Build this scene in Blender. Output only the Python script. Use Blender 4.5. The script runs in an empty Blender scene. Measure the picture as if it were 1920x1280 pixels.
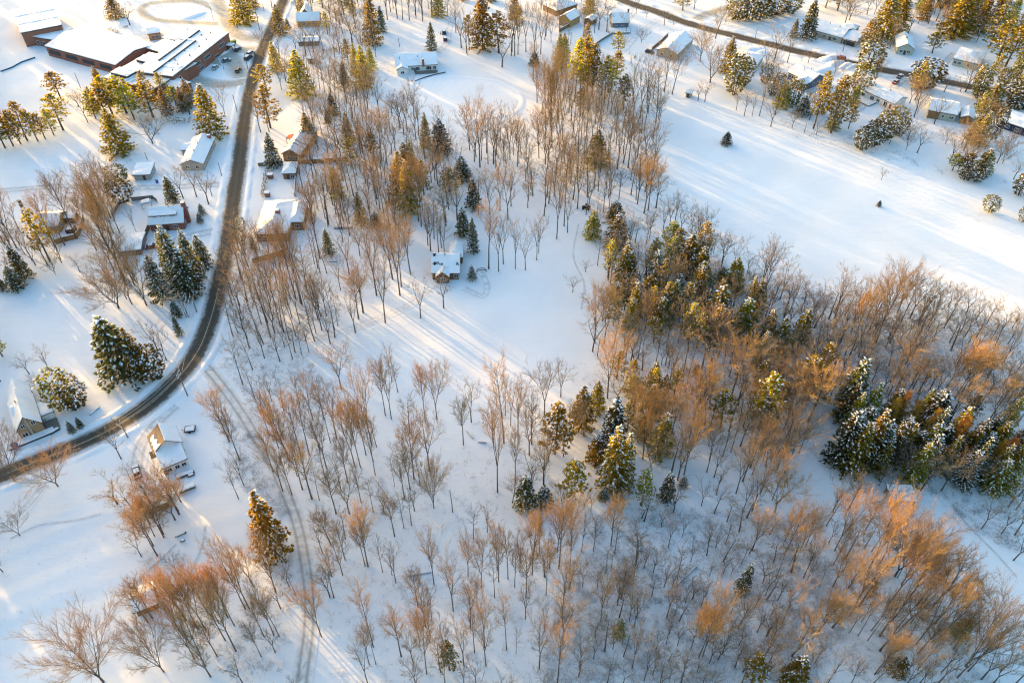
import bpy, bmesh, math, random
import numpy as np
from mathutils import Vector, Matrix
R = math.radians
rng = random.Random(11)
nr = np.random.default_rng(5)
S = bpy.context.scene
COL = S.collection

# ------------------------------------------------------------------ camera
CAM_H, PITCH, FPX = 165.0, R(44), 1493.0          # metres, tilt below the horizon, focal length in photo pixels
cam = bpy.data.cameras.new('camera'); cam.sensor_width = 36; cam.lens = 36 * FPX / 1920
cam.clip_start = 1; cam.clip_end = 6000
co = bpy.data.objects.new('camera', cam); COL.objects.link(co)
co.location = (0, 0, CAM_H); co.rotation_euler = (R(90) - PITCH, 0, 0)
S.camera = co

# ------------------------------------------------------------------ light
SUN_EL, SUN_AZ = R(6.6), math.atan2(0.69, -0.72)     # low sun beyond the woods, upper left
sun_dir = Vector((math.cos(SUN_EL) * math.cos(SUN_AZ), math.cos(SUN_EL) * math.sin(SUN_AZ), math.sin(SUN_EL)))
sl = bpy.data.lights.new('sun', 'SUN'); sl.energy = 2.3; sl.angle = R(0.5); sl.color = (1.0, 0.60, 0.20)
so = bpy.data.objects.new('sun', sl); COL.objects.link(so); so.location = (0, 0, 300)
so.rotation_euler = sun_dir.to_track_quat('Z', 'Y').to_euler()
W = bpy.data.worlds.new('World'); S.world = W; W.use_nodes = True
wn = W.node_tree.nodes; wl = W.node_tree.links
sky = wn.new('ShaderNodeTexSky'); sky.sky_type = 'NISHITA'; sky.sun_disc = False
sky.sun_elevation = SUN_EL; sky.sun_rotation = R(90) - SUN_AZ
sky.air_density = 1.0; sky.dust_density = 4.0; sky.ozone_density = 1.0
hs = wn.new('ShaderNodeHueSaturation'); hs.inputs['Saturation'].default_value = 1.42
wl.new(sky.outputs[0], hs.inputs['Color']); wl.new(hs.outputs[0], wn['Background'].inputs['Color'])
wn['Background'].inputs['Strength'].default_value = 0.15
S.view_settings.view_transform = 'Standard'; S.view_settings.look = 'None'
S.view_settings.exposure = 2.5; S.view_settings.gamma = 1.0
S.cycles.max_bounces = 6; S.cycles.diffuse_bounces = 3; S.cycles.transmission_bounces = 3; S.cycles.filter_width = 1.2; S.cycles.use_denoising = True; S.cycles.denoising_prefilter = 'NONE'; S.cycles.use_adaptive_sampling = False

# ------------------------------------------------------------------ photo pixel <-> ground
CP, SP = math.cos(PITCH), math.sin(PITCH)
def G(px, py, z=0.0):
    u = (px - 960) / FPX; v = (640 - py) / FPX
    d = (u, CP + v * SP, -SP + v * CP)
    t = (z - CAM_H) / d[2]
    return d[0] * t, d[1] * t
def PR(x, y, z):
    z = z - CAM_H; c = y * CP - z * SP; v = y * SP + z * CP
    return 960 + FPX * x / c, 640 - FPX * v / c, c
def height_for(x, y, ty):
    """height of an upright thing at x, y whose top lies on the photo row ty"""
    k = (640 - ty) / FPX
    # (y*SP + z*CP) = k (y*CP - z*SP)
    z = (k * y * CP - y * SP) / (CP + k * SP)
    return z + CAM_H

def gh(x, y):
    """gentle lie of the land; works on floats and arrays"""
    h = 0.22 * np.sin(x * 0.043 + 1.0) * np.sin(y * 0.037) + 0.12 * np.sin(x * 0.11 + y * 0.07 + 2) + 0.07 * np.sin(0.23 * x - 0.19 * y)
    w = np.exp(-(((x + 95) / 38.0) ** 2 + ((y - 92) / 34.0) ** 2))
    s = 0.45 * x - 0.9 * y
    h = h + w * (0.22 * np.sin(s * 0.33 + 0.6 * np.sin(x * 0.06)) + 0.12 * np.sin(s * 1.0 + 1.2 * np.sin(x * 0.11)))
    return h
def gz(x, y): return float(gh(x, y))
def GP(px, py):
    x, y = G(px, py)
    x, y = G(px, py, gz(x, y))
    return x, y, gz(x, y)

# ------------------------------------------------------------------ materials
def nt(name):
    m = bpy.data.materials.new(name); m.use_nodes = True
    n = m.node_tree.nodes; b = n['Principled BSDF']; b.inputs['Specular IOR Level'].default_value = 0.25
    return m, n, m.node_tree.links, b
def coords(n, kind='Object'):
    return n.new('ShaderNodeTexCoord').outputs[kind]
def noise(n, l, vec, scale, detail=4, rough=0.6):
    t = n.new('ShaderNodeTexNoise'); t.inputs['Scale'].default_value = scale; t.inputs['Detail'].default_value = detail; t.inputs['Roughness'].default_value = rough
    if vec is not None: l.new(vec, t.inputs['Vector'])
    return t.outputs['Fac']
def ramp(n, l, fac, stops):
    r = n.new('ShaderNodeValToRGB'); e = r.color_ramp.elements
    while len(e) < len(stops): e.new(0.5)
    for k, (p, c) in enumerate(stops):
        e[k].position = p; e[k].color = (c[0], c[1], c[2], 1) if len(c) == 3 else c
    l.new(fac, r.inputs[0]); return r.outputs['Color']
def mixc(n, l, fac, a, b):
    m = n.new('ShaderNodeMix'); m.data_type = 'RGBA'
    for s, v in ((0, fac), (6, a), (7, b)):
        if hasattr(v, 'is_output'): l.new(v, m.inputs[s])
        elif s == 0: m.inputs[0].default_value = v
        else: m.inputs[s].default_value = (*v, 1)
    return m.outputs[2]
def math_(n, l, op, a, b=0.0, clamp=False):
    m = n.new('ShaderNodeMath'); m.operation = op; m.use_clamp = clamp
    for s, v in ((0, a), (1, b)):
        if hasattr(v, 'is_output'): l.new(v, m.inputs[s])
        else: m.inputs[s].default_value = v
    return m.outputs[0]
def bump(n, l, b, h, strength, dist=0.05):
    k = n.new('ShaderNodeBump'); k.inputs['Strength'].default_value = strength; k.inputs['Distance'].default_value = dist
    l.new(h, k.inputs['Height']); l.new(k.outputs[0], b.inputs['Normal'])
SNOW = (0.86, 0.86, 0.86)
def normal_z(n, l):
    g = n.new('ShaderNodeNewGeometry'); s = n.new('ShaderNodeSeparateXYZ'); l.new(g.outputs['Normal'], s.inputs[0])
    return s.outputs['Z']

def mat_snow(name, a=(0.80, 0.80, 0.81), b=(0.90, 0.90, 0.90), scale=0.08, bs=0.25, rough=0.75):
    m, n, l, bs_ = nt(name); v = coords(n)
    f = noise(n, l, v, scale, 5)
    l.new(ramp(n, l, f, [(0.3, a), (0.7, b)]), bs_.inputs['Base Color']); bs_.inputs['Roughness'].default_value = rough
    f2 = noise(n, l, v, 0.9, 6, 0.65)
    mp = n.new('ShaderNodeMapping'); mp.inputs['Rotation'].default_value = (0, 0, 0.7); mp.inputs['Scale'].default_value = (0.10, 0.5, 1); l.new(v, mp.inputs[0]); f3 = noise(n, l, mp.outputs[0], 1.0, 6, 0.7)
    bump(n, l, bs_, math_(n, l, 'ADD', math_(n, l, 'MULTIPLY', f2, 0.5), f3), bs, 0.2)
    return m
def mat_plain(name, c, var=0.25, scale=3.0, rough=0.7, metal=0.0):
    m, n, l, b = nt(name); f = noise(n, l, coords(n), scale, 4)
    lo = tuple(x * (1 - var) for x in c); hi = tuple(min(1, x * (1 + var)) for x in c)
    l.new(ramp(n, l, f, [(0.3, lo), (0.7, hi)]), b.inputs['Base Color']); b.inputs['Roughness'].default_value = rough; b.inputs['Metallic'].default_value = metal
    return m
def mat_bark(name, c, lo, hi, snow_amt=1.0, var=0.3, trans=0.0):
    """bark with snow lying on whatever faces the sky"""
    m, n, l, b = nt(name); v = coords(n)
    f = noise(n, l, v, 1.3, 3)
    oi = n.new('ShaderNodeObjectInfo')
    base = ramp(n, l, f, [(0.3, tuple(x * (1 - var) for x in c)), (0.75, tuple(x * (1 + var) for x in c))])
    hsv = n.new('ShaderNodeHueSaturation'); l.new(base, hsv.inputs['Color'])
    l.new(math_(n, l, 'ADD', math_(n, l, 'MULTIPLY', oi.outputs['Random'], 0.5), 0.75), hsv.inputs['Value'])
    nz = normal_z(n, l)
    k = math_(n, l, 'ADD', nz, math_(n, l, 'MULTIPLY', math_(n, l, 'SUBTRACT', noise(n, l, v, 2.2, 2), 0.5), 0.9))
    mr = n.new('ShaderNodeMapRange'); mr.inputs[1].default_value = lo; mr.inputs[2].default_value = hi; mr.inputs[4].default_value = snow_amt
    l.new(k, mr.inputs[0])
    fin = mixc(n, l, mr.outputs[0], hsv.outputs[0], SNOW)
    l.new(fin, b.inputs['Base Color']); b.inputs['Roughness'].default_value = 0.85
    if trans:                                                  # frosted twigs scatter the low sun forwards
        tr = n.new('ShaderNodeBsdfTranslucent'); l.new(fin, tr.inputs['Color']); mx = n.new('ShaderNodeMixShader'); mx.inputs[0].default_value = trans
        l.new(b.outputs[0], mx.inputs[1]); l.new(tr.outputs[0], mx.inputs[2]); l.new(mx.outputs[0], n['Material Output'].inputs['Surface'])
    return m
def mat_needle(name, c, var=0.4, trans=0.6):
    m, n, l, b = nt(name); v = coords(n)
    oi = n.new('ShaderNodeObjectInfo')
    base = ramp(n, l, noise(n, l, v, 0.8, 3), [(0.3, tuple(x * (1 - var) for x in c)), (0.7, tuple(x * (1 + var) for x in c))])
    hsv = n.new('ShaderNodeHueSaturation'); l.new(base, hsv.inputs['Color'])
    l.new(math_(n, l, 'ADD', math_(n, l, 'MULTIPLY', oi.outputs['Random'], 0.06), 0.47), hsv.inputs['Hue'])
    l.new(math_(n, l, 'ADD', math_(n, l, 'MULTIPLY', oi.outputs['Random'], 0.5), 0.75), hsv.inputs['Value'])
    l.new(hsv.outputs[0], b.inputs['Base Color']); b.inputs['Roughness'].default_value = 0.8
    # needles let the low sun through
    tr = n.new('ShaderNodeBsdfTranslucent'); h2 = n.new('ShaderNodeHueSaturation'); h2.inputs['Value'].default_value = 3.6; h2.inputs['Saturation'].default_value = 1.1; l.new(hsv.outputs[0], h2.inputs['Color']); l.new(h2.outputs[0], tr.inputs['Color'])
    mx = n.new('ShaderNodeMixShader'); mx.inputs[0].default_value = trans; l.new(b.outputs[0], mx.inputs[1]); l.new(tr.outputs[0], mx.inputs[2]); l.new(mx.outputs[0], n['Material Output'].inputs['Surface'])
    return m
def mat_brick(name, c, mortar=(0.35, 0.33, 0.30)):
    m, n, l, b = nt(name); t = n.new('ShaderNodeTexBrick'); t.inputs['Scale'].default_value = 2.2
    mp = n.new('ShaderNodeMapping'); mp.inputs['Rotation'].default_value = (R(90), 0, 0); l.new(coords(n), mp.inputs[0]); l.new(mp.outputs[0], t.inputs['Vector'])
    t.inputs['Color1'].default_value = (*[x * 0.8 for x in c], 1); t.inputs['Color2'].default_value = (*[x * 1.2 for x in c], 1); t.inputs['Mortar'].default_value = (*mortar, 1)
    t.inputs['Mortar Size'].default_value = 0.012
    f = noise(n, l, coords(n), 0.7, 3)
    l.new(mixc(n, l, math_(n, l, 'MULTIPLY', f, 0.4), t.outputs['Color'], tuple(x * 0.6 for x in c)), b.inputs['Base Color']); b.inputs['Roughness'].default_value = 0.85
    return m
def mat_boards(name, c, vertical=False, step=0.22):
    m, n, l, b = nt(name); s = n.new('ShaderNodeSeparateXYZ'); l.new(coords(n), s.inputs[0])
    a = s.outputs['X'] if vertical else s.outputs['Z']
    fr = math_(n, l, 'FRACT', math_(n, l, 'DIVIDE', a, step))
    line = math_(n, l, 'LESS_THAN', fr, 0.13)
    f = noise(n, l, coords(n), 1.5, 4)
    base = ramp(n, l, f, [(0.3, tuple(x * 0.8 for x in c)), (0.7, tuple(min(1, x * 1.15) for x in c))])
    l.new(mixc(n, l, math_(n, l, 'MULTIPLY', line, 0.6), base, tuple(x * 0.45 for x in c)), b.inputs['Base Color']); b.inputs['Roughness'].default_value = 0.75
    return m
M = {}
M['ground'] = mat_snow('snow_ground', (0.80, 0.80, 0.81), (0.88, 0.88, 0.88), 0.05, 0.5)
M['snow'] = mat_snow('snow_roof', (0.84, 0.84, 0.85), (0.90, 0.90, 0.90), 0.5, 0.15)
M['snow_tree'] = mat_plain('snow_on_branches', (0.82, 0.82, 0.83), 0.08, 2.0, 0.8)
M['bark'] = mat_bark('bark', (0.13, 0.095, 0.070), 0.45, 0.95, 0.85)
M['twig'] = mat_bark('twigs', (0.50, 0.355, 0.185), 0.5, 1.1, 0.5, trans=0.45)
M['twig_red'] = mat_bark('dense_twigs', (0.54, 0.365, 0.150), 0.55, 1.15, 0.42, trans=0.45)
M['bark_conifer'] = mat_bark('conifer_bark', (0.12, 0.085, 0.06), 0.7, 1.2, 0.7)
M['spruce'] = mat_needle('spruce_needles', (0.060, 0.062, 0.028))
M['pine'] = mat_needle('pine_needles', (0.140, 0.116, 0.022), trans=0.66)
M['cedar'] = mat_needle('cedar_sprays', (0.075, 0.068, 0.026))
M['larch'] = mat_needle('larch_twigs', (0.30, 0.20, 0.05), trans=0.4)
M['shrub'] = mat_bark('undergrowth_twigs', (0.22, 0.18, 0.15), 0.3, 0.95, 0.8)
M['asphalt'] = None
M['brick_red'] = mat_brick('red_brick', (0.30, 0.105, 0.060))
M['brick_gold'] = mat_brick('yellow_brick', (0.36, 0.23, 0.11))
M['brick_brown'] = mat_brick('brown_brick', (0.22, 0.115, 0.06))
M['log'] = mat_boards('log_wall', (0.20, 0.095, 0.045), step=0.3)
M['brown_wood'] = mat_boards('brown_siding', (0.26, 0.15, 0.075))
M['gold_wood'] = mat_boards('golden_siding', (0.42, 0.27, 0.10))
M['white_siding'] = mat_boards('white_siding', (0.74, 0.74, 0.73))
M['grey_siding'] = mat_boards('grey_siding', (0.38, 0.37, 0.35))
M['tan_siding'] = mat_boards('tan_siding', (0.42, 0.37, 0.30))
M['green_siding'] = mat_boards('pale_green_siding', (0.44, 0.47, 0.39))
M['olive_siding'] = mat_boards('yellow_green_siding', (0.44, 0.41, 0.25))
M['blue_siding'] = mat_boards('blue_siding', (0.13, 0.155, 0.21))
M['navy_siding'] = mat_boards('dark_blue_siding', (0.035, 0.045, 0.10))
M['shingle'] = mat_plain('brown_shingle', (0.23, 0.165, 0.115), 0.25, 6)
M['fascia'] = mat_plain('dark_fascia', (0.06, 0.052, 0.048), 0.3, 2)
M['white_trim'] = mat_plain('white_trim', (0.75, 0.75, 0.74), 0.06, 2)
M['glass'] = mat_plain('dark_window_glass', (0.03, 0.035, 0.045), 0.3, 0.4, 0.08)
M['fence_wood'] = mat_boards('fence_boards', (0.25, 0.155, 0.075), True, 0.18)
M['grey_wood'] = mat_boards('weathered_boards', (0.22, 0.19, 0.16), True, 0.2)
M['pole'] = mat_plain('weathered_pole', (0.16, 0.13, 0.11), 0.3, 1.0)
M['metal'] = mat_plain('galvanised_metal', (0.35, 0.36, 0.37), 0.15, 2, 0.45, 0.6)
M['dark_metal'] = mat_plain('dark_metal', (0.05, 0.05, 0.055), 0.2, 2, 0.5)
M['rubber'] = mat_plain('rubber', (0.02, 0.02, 0.02), 0.2, 2, 0.8)
M['wire'] = mat_plain('frosted_wire', (0.60, 0.58, 0.55), 0.1, 1)
M['red'] = mat_plain('red_paint', (0.45, 0.02, 0.025), 0.15, 1.5, 0.4)
M['blue'] = mat_plain('blue_plastic', (0.03, 0.06, 0.30), 0.2, 1.5, 0.4)
M['green'] = mat_plain('green_paint', (0.04, 0.20, 0.03), 0.2, 1.5, 0.4)
for nm, c in (('black', (0.015, 0.016, 0.018)), ('silver', (0.40, 0.41, 0.42)), ('charcoal', (0.06, 0.065, 0.07)), ('maroon', (0.28, 0.035, 0.03)), ('bronze', (0.20, 0.12, 0.06)), ('white', (0.75, 0.75, 0.75)), ('navy', (0.02, 0.04, 0.12)), ('slate', (0.13, 0.15, 0.17))):
    M['car_' + nm] = mat_plain('car_paint_' + nm, c, 0.06, 1.0, 0.3)

def mat_road(name, core, edge, w0, w1, ruts=0.0, rut_dark=0.55):
    """u runs across the strip: bare surface in the middle, packed snow towards both edges"""
    m, n, l, b = nt(name); s = n.new('ShaderNodeSeparateXYZ'); l.new(coords(n, 'UV'), s.inputs[0])
    d = math_(n, l, 'ABSOLUTE', math_(n, l, 'SUBTRACT', s.outputs['X'], 0.5))
    ob = coords(n)
    nz = math_(n, l, 'SUBTRACT', math_(n, l, 'ADD', math_(n, l, 'MULTIPLY', noise(n, l, ob, 0.12, 4, 0.6), 0.6), math_(n, l, 'MULTIPLY', noise(n, l, ob, 0.7, 5, 0.7), 0.6)), 0.6)
    k = math_(n, l, 'ADD', d, math_(n, l, 'MULTIPLY', nz, 0.42))
    mr = n.new('ShaderNodeMapRange'); mr.inputs[1].default_value = w0; mr.inputs[2].default_value = w1; l.new(k, mr.inputs[0])
    cr = ramp(n, l, noise(n, l, ob, 0.6, 5, 0.7), [(0.3, tuple(x * 0.75 for x in core)), (0.72, tuple(x * 1.35 for x in core))])
    c = mixc(n, l, mr.outputs[0], cr, edge)
    if ruts:
        rr = math_(n, l, 'ABSOLUTE', math_(n, l, 'SUBTRACT', d, ruts))
        r2 = n.new('ShaderNodeMapRange'); r2.inputs[1].default_value = 0.03; r2.inputs[2].default_value = 0.10; r2.inputs[3].default_value = 1; r2.inputs[4].default_value = 0
        l.new(math_(n, l, 'ADD', rr, math_(n, l, 'MULTIPLY', nz, 0.16)), r2.inputs[0])
        c = mixc(n, l, math_(n, l, 'MULTIPLY', r2.outputs[0], 0.55), c, tuple(x * rut_dark for x in core))
    l.new(c, b.inputs['Base Color']); b.inputs['Roughness'].default_value = 0.8
    bump(n, l, b, noise(n, l, ob, 1.5, 4), 0.3, 0.06)
    return m
M['asphalt'] = mat_road('wet_asphalt_with_snow_edges', (0.088, 0.076, 0.062), (0.62, 0.62, 0.62), 0.30, 0.46, 0.15, 0.6)
M['packed'] = mat_road('packed_snow_street', (0.46, 0.43, 0.375), (0.80, 0.80, 0.80), 0.22, 0.50)
M['lane'] = mat_road('rutted_snow_lane', (0.64, 0.63, 0.615), (0.82, 0.82, 0.82), 0.28, 0.5, 0.2, 0.38)
M['track'] = mat_road('wheel_track_snow', (0.74, 0.74, 0.745), (0.83, 0.83, 0.83), 0.15, 0.42, 0.22, 0.78)
M['drive'] = mat_road('ploughed_drive', (0.66, 0.655, 0.65), (0.83, 0.83, 0.83), 0.2, 0.48, 0.24, 0.7)
M['marking'] = mat_plain('worn_road_paint', (0.42, 0.36, 0.24), 0.35, 1.2)

# ------------------------------------------------------------------ mesh helpers
class MB:
    """collects shapes and links them as ONE mesh object"""
    def __init__(s): s.v = []; s.f = []; s.m = []
    def add(s, vs, fs, mi=0):
        o = len(s.v); s.v += [tuple(p) for p in vs]; s.f += [tuple(i + o for i in q) for q in fs]; s.m += [mi] * len(fs)
    def box(s, x0, x1, y0, y1, z0, z1, mi=0):
        s.add([(x0, y0, z0), (x1, y0, z0), (x1, y1, z0), (x0, y1, z0), (x0, y0, z1), (x1, y0, z1), (x1, y1, z1), (x0, y1, z1)],
              [(0, 3, 2, 1), (4, 5, 6, 7), (0, 1, 5, 4), (1, 2, 6, 5), (2, 3, 7, 6), (3, 0, 4, 7)], mi)
    def prism(s, poly, a0, a1, axis='x', mi=0):
        """poly of (across, z) pairs extruded along axis"""
        n = len(poly); P = (lambda a, p: (a, p[0], p[1])) if axis == 'x' else (lambda a, p: (p[0], a, p[1]))
        s.add([P(a0, p) for p in poly] + [P(a1, p) for p in poly],
              [tuple(range(n))[::-1], tuple(range(n, 2 * n))] + [(i, (i + 1) % n, n + (i + 1) % n, n + i) for i in range(n)], mi)
    def tube(s, pts, rad, sides=5, mi=0, cap=True):
        rings = []; n = len(pts)
        for i, p in enumerate(pts):
            p = Vector(p); a = Vector(pts[max(i - 1, 0)]); b = Vector(pts[min(i + 1, n - 1)]); d = (b - a).normalized()
            u = d.cross(Vector((0.31, 0.17, 0.93)) if abs(d.z) < 0.9 else Vector((1, 0, 0))).normalized(); w = d.cross(u)
            r = rad[i] if isinstance(rad, (list, tuple)) else rad
            rings.append([p + (u * math.cos(6.2832 * k / sides) + w * math.sin(6.2832 * k / sides)) * r for k in range(sides)])
        vs = [q for r_ in rings for q in r_]; fs = []
        for i in range(n - 1):
            for k in range(sides):
                a = i * sides + k; b = i * sides + (k + 1) % sides
                fs.append((a, b, b + sides, a + sides))
        if cap: fs.append(tuple(range((n - 1) * sides, n * sides))); fs.append(tuple(range(sides))[::-1])
        s.add(vs, fs, mi)
    def cone(s, p, q, r, sides=3, mi=0):
        p = Vector(p); q = Vector(q); d = (q - p).normalized()
        u = d.cross(Vector((0.31, 0.17, 0.93)) if abs(d.z) < 0.9 else Vector((1, 0, 0))).normalized(); w = d.cross(u)
        vs = [p + (u * math.cos(6.2832 * k / sides) + w * math.sin(6.2832 * k / sides)) * r for k in range(sides)] + [q]
        s.add(vs, [(k, (k + 1) % sides, sides) for k in range(sides)], mi)
    def mesh(s, name, mats, bevel=0.0, smooth=False):
        me = bpy.data.meshes.new(name); me.from_pydata(s.v, [], s.f); me.update()
        mats = mats if isinstance(mats, (list, tuple)) else [mats]
        for m in mats: me.materials.append(M[m] if isinstance(m, str) else m)
        if len(mats) > 1: me.polygons.foreach_set('material_index', s.m)
        bm = bmesh.new(); bm.from_mesh(me); bmesh.ops.recalc_face_normals(bm, faces=bm.faces) if bevel or len(s.f) < 400 else None
        if bevel: bmesh.ops.bevel(bm, geom=bm.edges, offset=bevel, segments=2, affect='EDGES', profile=0.5)
        if 'snow_cover' in name and len(s.f) < 40:               # real snow sags and humps
            long_ = [e for e in bm.edges if e.calc_length() > 1.2]
            bmesh.ops.subdivide_edges(bm, edges=long_, cuts=5, use_grid_fill=True)
            for v in bm.verts:
                q = v.co * 0.55; v.co.z += 0.07 * (math.sin(q.x * 2.1 + q.y * 1.3) + math.sin(q.y * 2.7 - q.x * 1.1 + 1.0)) * (1 if v.normal.z > 0.2 else 0)
        bm.to_mesh(me); bm.free()
        if smooth: me.polygons.foreach_set('use_smooth', [True] * len(me.polygons))
        return me
    def build(s, name, mats, parent=None, bevel=0.0, smooth=False, loc=(0, 0, 0), rz=0.0):
        return link(name, s.mesh(name, mats, bevel, smooth), parent, loc, rz)
def link(name, me, parent=None, loc=(0, 0, 0), rz=0.0):
    o = bpy.data.objects.new(name, me); COL.objects.link(o); o.location = loc; o.rotation_euler = (0, 0, rz)
    if parent is not None: o.parent = parent
    return o
def tag(o, label=None, cat=None, group=None, kind=None):
    for k, v in (('label', label), ('category', cat), ('group', group), ('kind', kind)):
        if v: o[k] = v
    return o
def thing(name, label, cat, loc, rz=0.0, group=None):
    o = bpy.data.objects.new(name, None); COL.objects.link(o); o.location = loc; o.rotation_euler = (0, 0, rz); o.empty_display_size = 0.5
    return tag(o, label, cat, group)
def copy_thing(src, loc, rz, scale=None, label=None, group=None):
    r = src.copy(); COL.objects.link(r); r.location = loc; r.rotation_euler = (0, 0, rz)
    if scale: r.scale = scale
    for c in src.children:
        d = c.copy(); COL.objects.link(d); d.parent = r
        for g in c.children:
            e = g.copy(); COL.objects.link(e); e.parent = d
    if label: r['label'] = label
    if group: r['group'] = group
    return r
def np_mesh(name, V, F3, mats, mi=None):
    """mesh from arrays of vertices and triangles"""
    me = bpy.data.meshes.new(name); V = np.asarray(V, np.float32); F3 = np.asarray(F3, np.int32)
    me.vertices.add(len(V)); me.vertices.foreach_set('co', V.ravel())
    me.loops.add(F3.size); me.loops.foreach_set('vertex_index', F3.ravel())
    me.polygons.add(len(F3)); me.polygons.foreach_set('loop_start', np.arange(0, F3.size, 3, dtype=np.int32))
    for m in mats: me.materials.append(M[m])
    if mi is not None: me.polygons.foreach_set('material_index', np.asarray(mi, np.int32))
    me.update(calc_edges=True)
    return me

# ------------------------------------------------------------------ ground
def grid_axis(lo, hi, a, b, fine, coarse):
    left = list(np.linspace(lo, a, coarse, endpoint=False)); mid = list(np.arange(a, b, fine)); right = list(np.linspace(b, hi, coarse))
    return np.array(left + mid + right)
gx = grid_axis(-2500, 2500, -300, 300, 2.0, 24); gy = grid_axis(-1500, 4000, 40, 470, 2.0, 24)
X, Y = np.meshgrid(gx, gy); Z = gh(X, Y)
V = np.stack([X.ravel(), Y.ravel(), Z.ravel()], 1); nx, ny = len(gx), len(gy)
i = np.arange(nx * ny).reshape(ny, nx); a, b, c, d = i[:-1, :-1].ravel(), i[:-1, 1:].ravel(), i[1:, 1:].ravel(), i[1:, :-1].ravel()
gm = np_mesh('snow_ground', V, np.concatenate([np.stack([a, b, c], 1), np.stack([a, c, d], 1)]), ['ground'])
gm.polygons.foreach_set('use_smooth', [True] * len(gm.polygons))
tag(link('ground', gm), kind='structure')

def smooth_path(px, step=2.0):
    P = [Vector(GP(*p)[:2]) for p in px]; out = []
    P = [P[0] * 2 - P[1]] + P + [P[-1] * 2 - P[-2]]
    for k in range(1, len(P) - 2):
        p0, p1, p2, p3 = P[k - 1:k + 3]; n = max(2, int((p2 - p1).length / step))
        for j in range(n):
            t = j / n
            out.append(0.5 * ((2 * p1) + (p2 - p0) * t + (2 * p0 - 5 * p1 + 4 * p2 - p3) * t * t + (3 * p1 - p0 - 3 * p2 + p3) * t ** 3))
    out.append(P[-2]); return out
def side(pts, k):
    a, b = pts[max(k - 1, 0)], pts[min(k + 1, len(pts) - 1)]; t = (b - a).normalized(); return Vector((-t.y, t.x))
def strip(name, px, width, mat, lift, off=0.0, kind='structure', n=5, dash=None):
    pts = smooth_path(px); vs = []; fs = []; uv = []; s = 0.0
    for k, p in enumerate(pts):
        if k: s += (p - pts[k - 1]).length
        q = side(pts, k)
        for j in range(n):
            t = j / (n - 1); r = p + q * ((t - 0.5) * width + off)
            vs.append((r.x, r.y, gz(r.x, r.y) + lift)); uv.append((t, s))
    for k in range(len(pts) - 1):
        for j in range(n - 1):
            a = k * n + j; fs.append((a, a + 1, a + n + 1, a + n))
    me = bpy.data.meshes.new(name); me.from_pydata(vs, [], fs); me.materials.append(M[mat])
    ul = me.uv_layers.new(name='UVMap')
    for lp in me.loops: ul.data[lp.index].uv = uv[lp.vertex_index]
    me.polygons.foreach_set('use_smooth', [True] * len(fs))
    o = link(name, me); tag(o, kind=kind); return o, pts
def bank(name, px, off, w, h):
    """a ploughed ridge of snow along a road, lumpy along its crest"""
    pts = smooth_path(px, 1.2); vs = []; fs = []
    prof = [(-0.5, -0.12), (-0.3, 0.45), (-0.05, 1.0), (0.15, 0.85), (0.33, 0.35), (0.5, -0.12)]; n = len(prof)
    for k, p in enumerate(pts):
        q = side(pts, k); hh = h * (0.55 + 0.5 * math.sin(k * 0.7) * math.sin(k * 0.23 + 1) + rng.uniform(-0.2, 0.25)); wob = rng.uniform(-0.15, 0.15)
        for t, z in prof:
            r = p + q * (off + t * w * (1 if off > 0 else -1) + wob); vs.append((r.x, r.y, gz(r.x, r.y) + z * max(hh, 0.1)))
    for k in range(len(pts) - 1):
        for j in range(n - 1):
            a = k * n + j; fs.append((a, a + 1, a + n + 1, a + n))
    me = bpy.data.meshes.new(name); me.from_pydata(vs, [], fs); me.materials.append(M['snow']); me.polygons.foreach_set('use_smooth', [True] * len(fs))
    tag(link(name, me), kind='structure')
ROAD = [(548, -40), (532, 0), (517, 35), (506, 62), (492, 92), (480, 125), (471, 160), (464, 195), (457, 235), (451, 285), (446, 320), (437, 380), (430, 430), (423, 475), (410, 540), (400, 580), (389, 615), (374, 652), (349, 690), (326, 715), (300, 741), (268, 767), (216, 800), (150, 832), (75, 862), (10, 888), (-70, 915)]
FAR = [(1100, -38), (1165, 0), (1230, 22), (1300, 47), (1380, 68), (1440, 83), (1500, 98), (1560, 112), (1620, 124), (1680, 136), (1740, 147), (1800, 159), (1860, 171), (1940, 187), (2020, 204)]
strip('road', ROAD, 7.0, 'asphalt', 0.06, n=9)
strip('road_marking', ROAD[14:-1], 0.22, 'marking', 0.075, 0.05, n=2)
strip('road_marking', [(217, 794), (236, 806)], 0.35, 'marking', 0.08, n=2)
bank('snow_bank', ROAD, 4.9, 2.6, 0.6); bank('snow_bank', ROAD[6:], -4.9, 2.6, 0.6)
strip('far_road', FAR, 8.2, 'asphalt', 0.06, n=9)
bank('snow_bank', FAR, 5.4, 3.0, 0.8); bank('snow_bank', FAR, -5.4, 3.0, 0.8)
strip('side_street', [(508, 64), (492, 72), (470, 73), (450, 68), (436, 56), (426, 40), (416, 18), (398, -12)], 9.5, 'packed', 0.045, n=7)
strip('school_drive', [(428, 46), (390, 44), (340, 42), (290, 37), (266, 24), (275, 9), (320, 3), (370, 4), (408, 18)], 6.0, 'packed', 0.035, n=5)
strip('parking_lot', [(486, 96), (455, 98), (432, 108), (408, 122)], 16.0, 'packed', 0.03, n=9)
strip('parking_lot', [(472, 152), (440, 157), (400, 158), (368, 150), (352, 140)], 10.0, 'packed', 0.05, n=7)
strip('parking_lot', [(470, 160), (452, 140), (440, 120), (432, 104)], 12.0, 'packed', 0.04, n=7)
LANE = [(383, 684), (400, 704), (430, 742), (458, 783), (480, 820), (500, 850), (520, 887), (536, 925), (551, 962), (563, 1005), (572, 1055), (579, 1105), (580, 1155), (576, 1205), (568, 1260), (560, 1330)]
strip('lane', LANE, 4.6, 'lane', 0.05, n=7)
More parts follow.
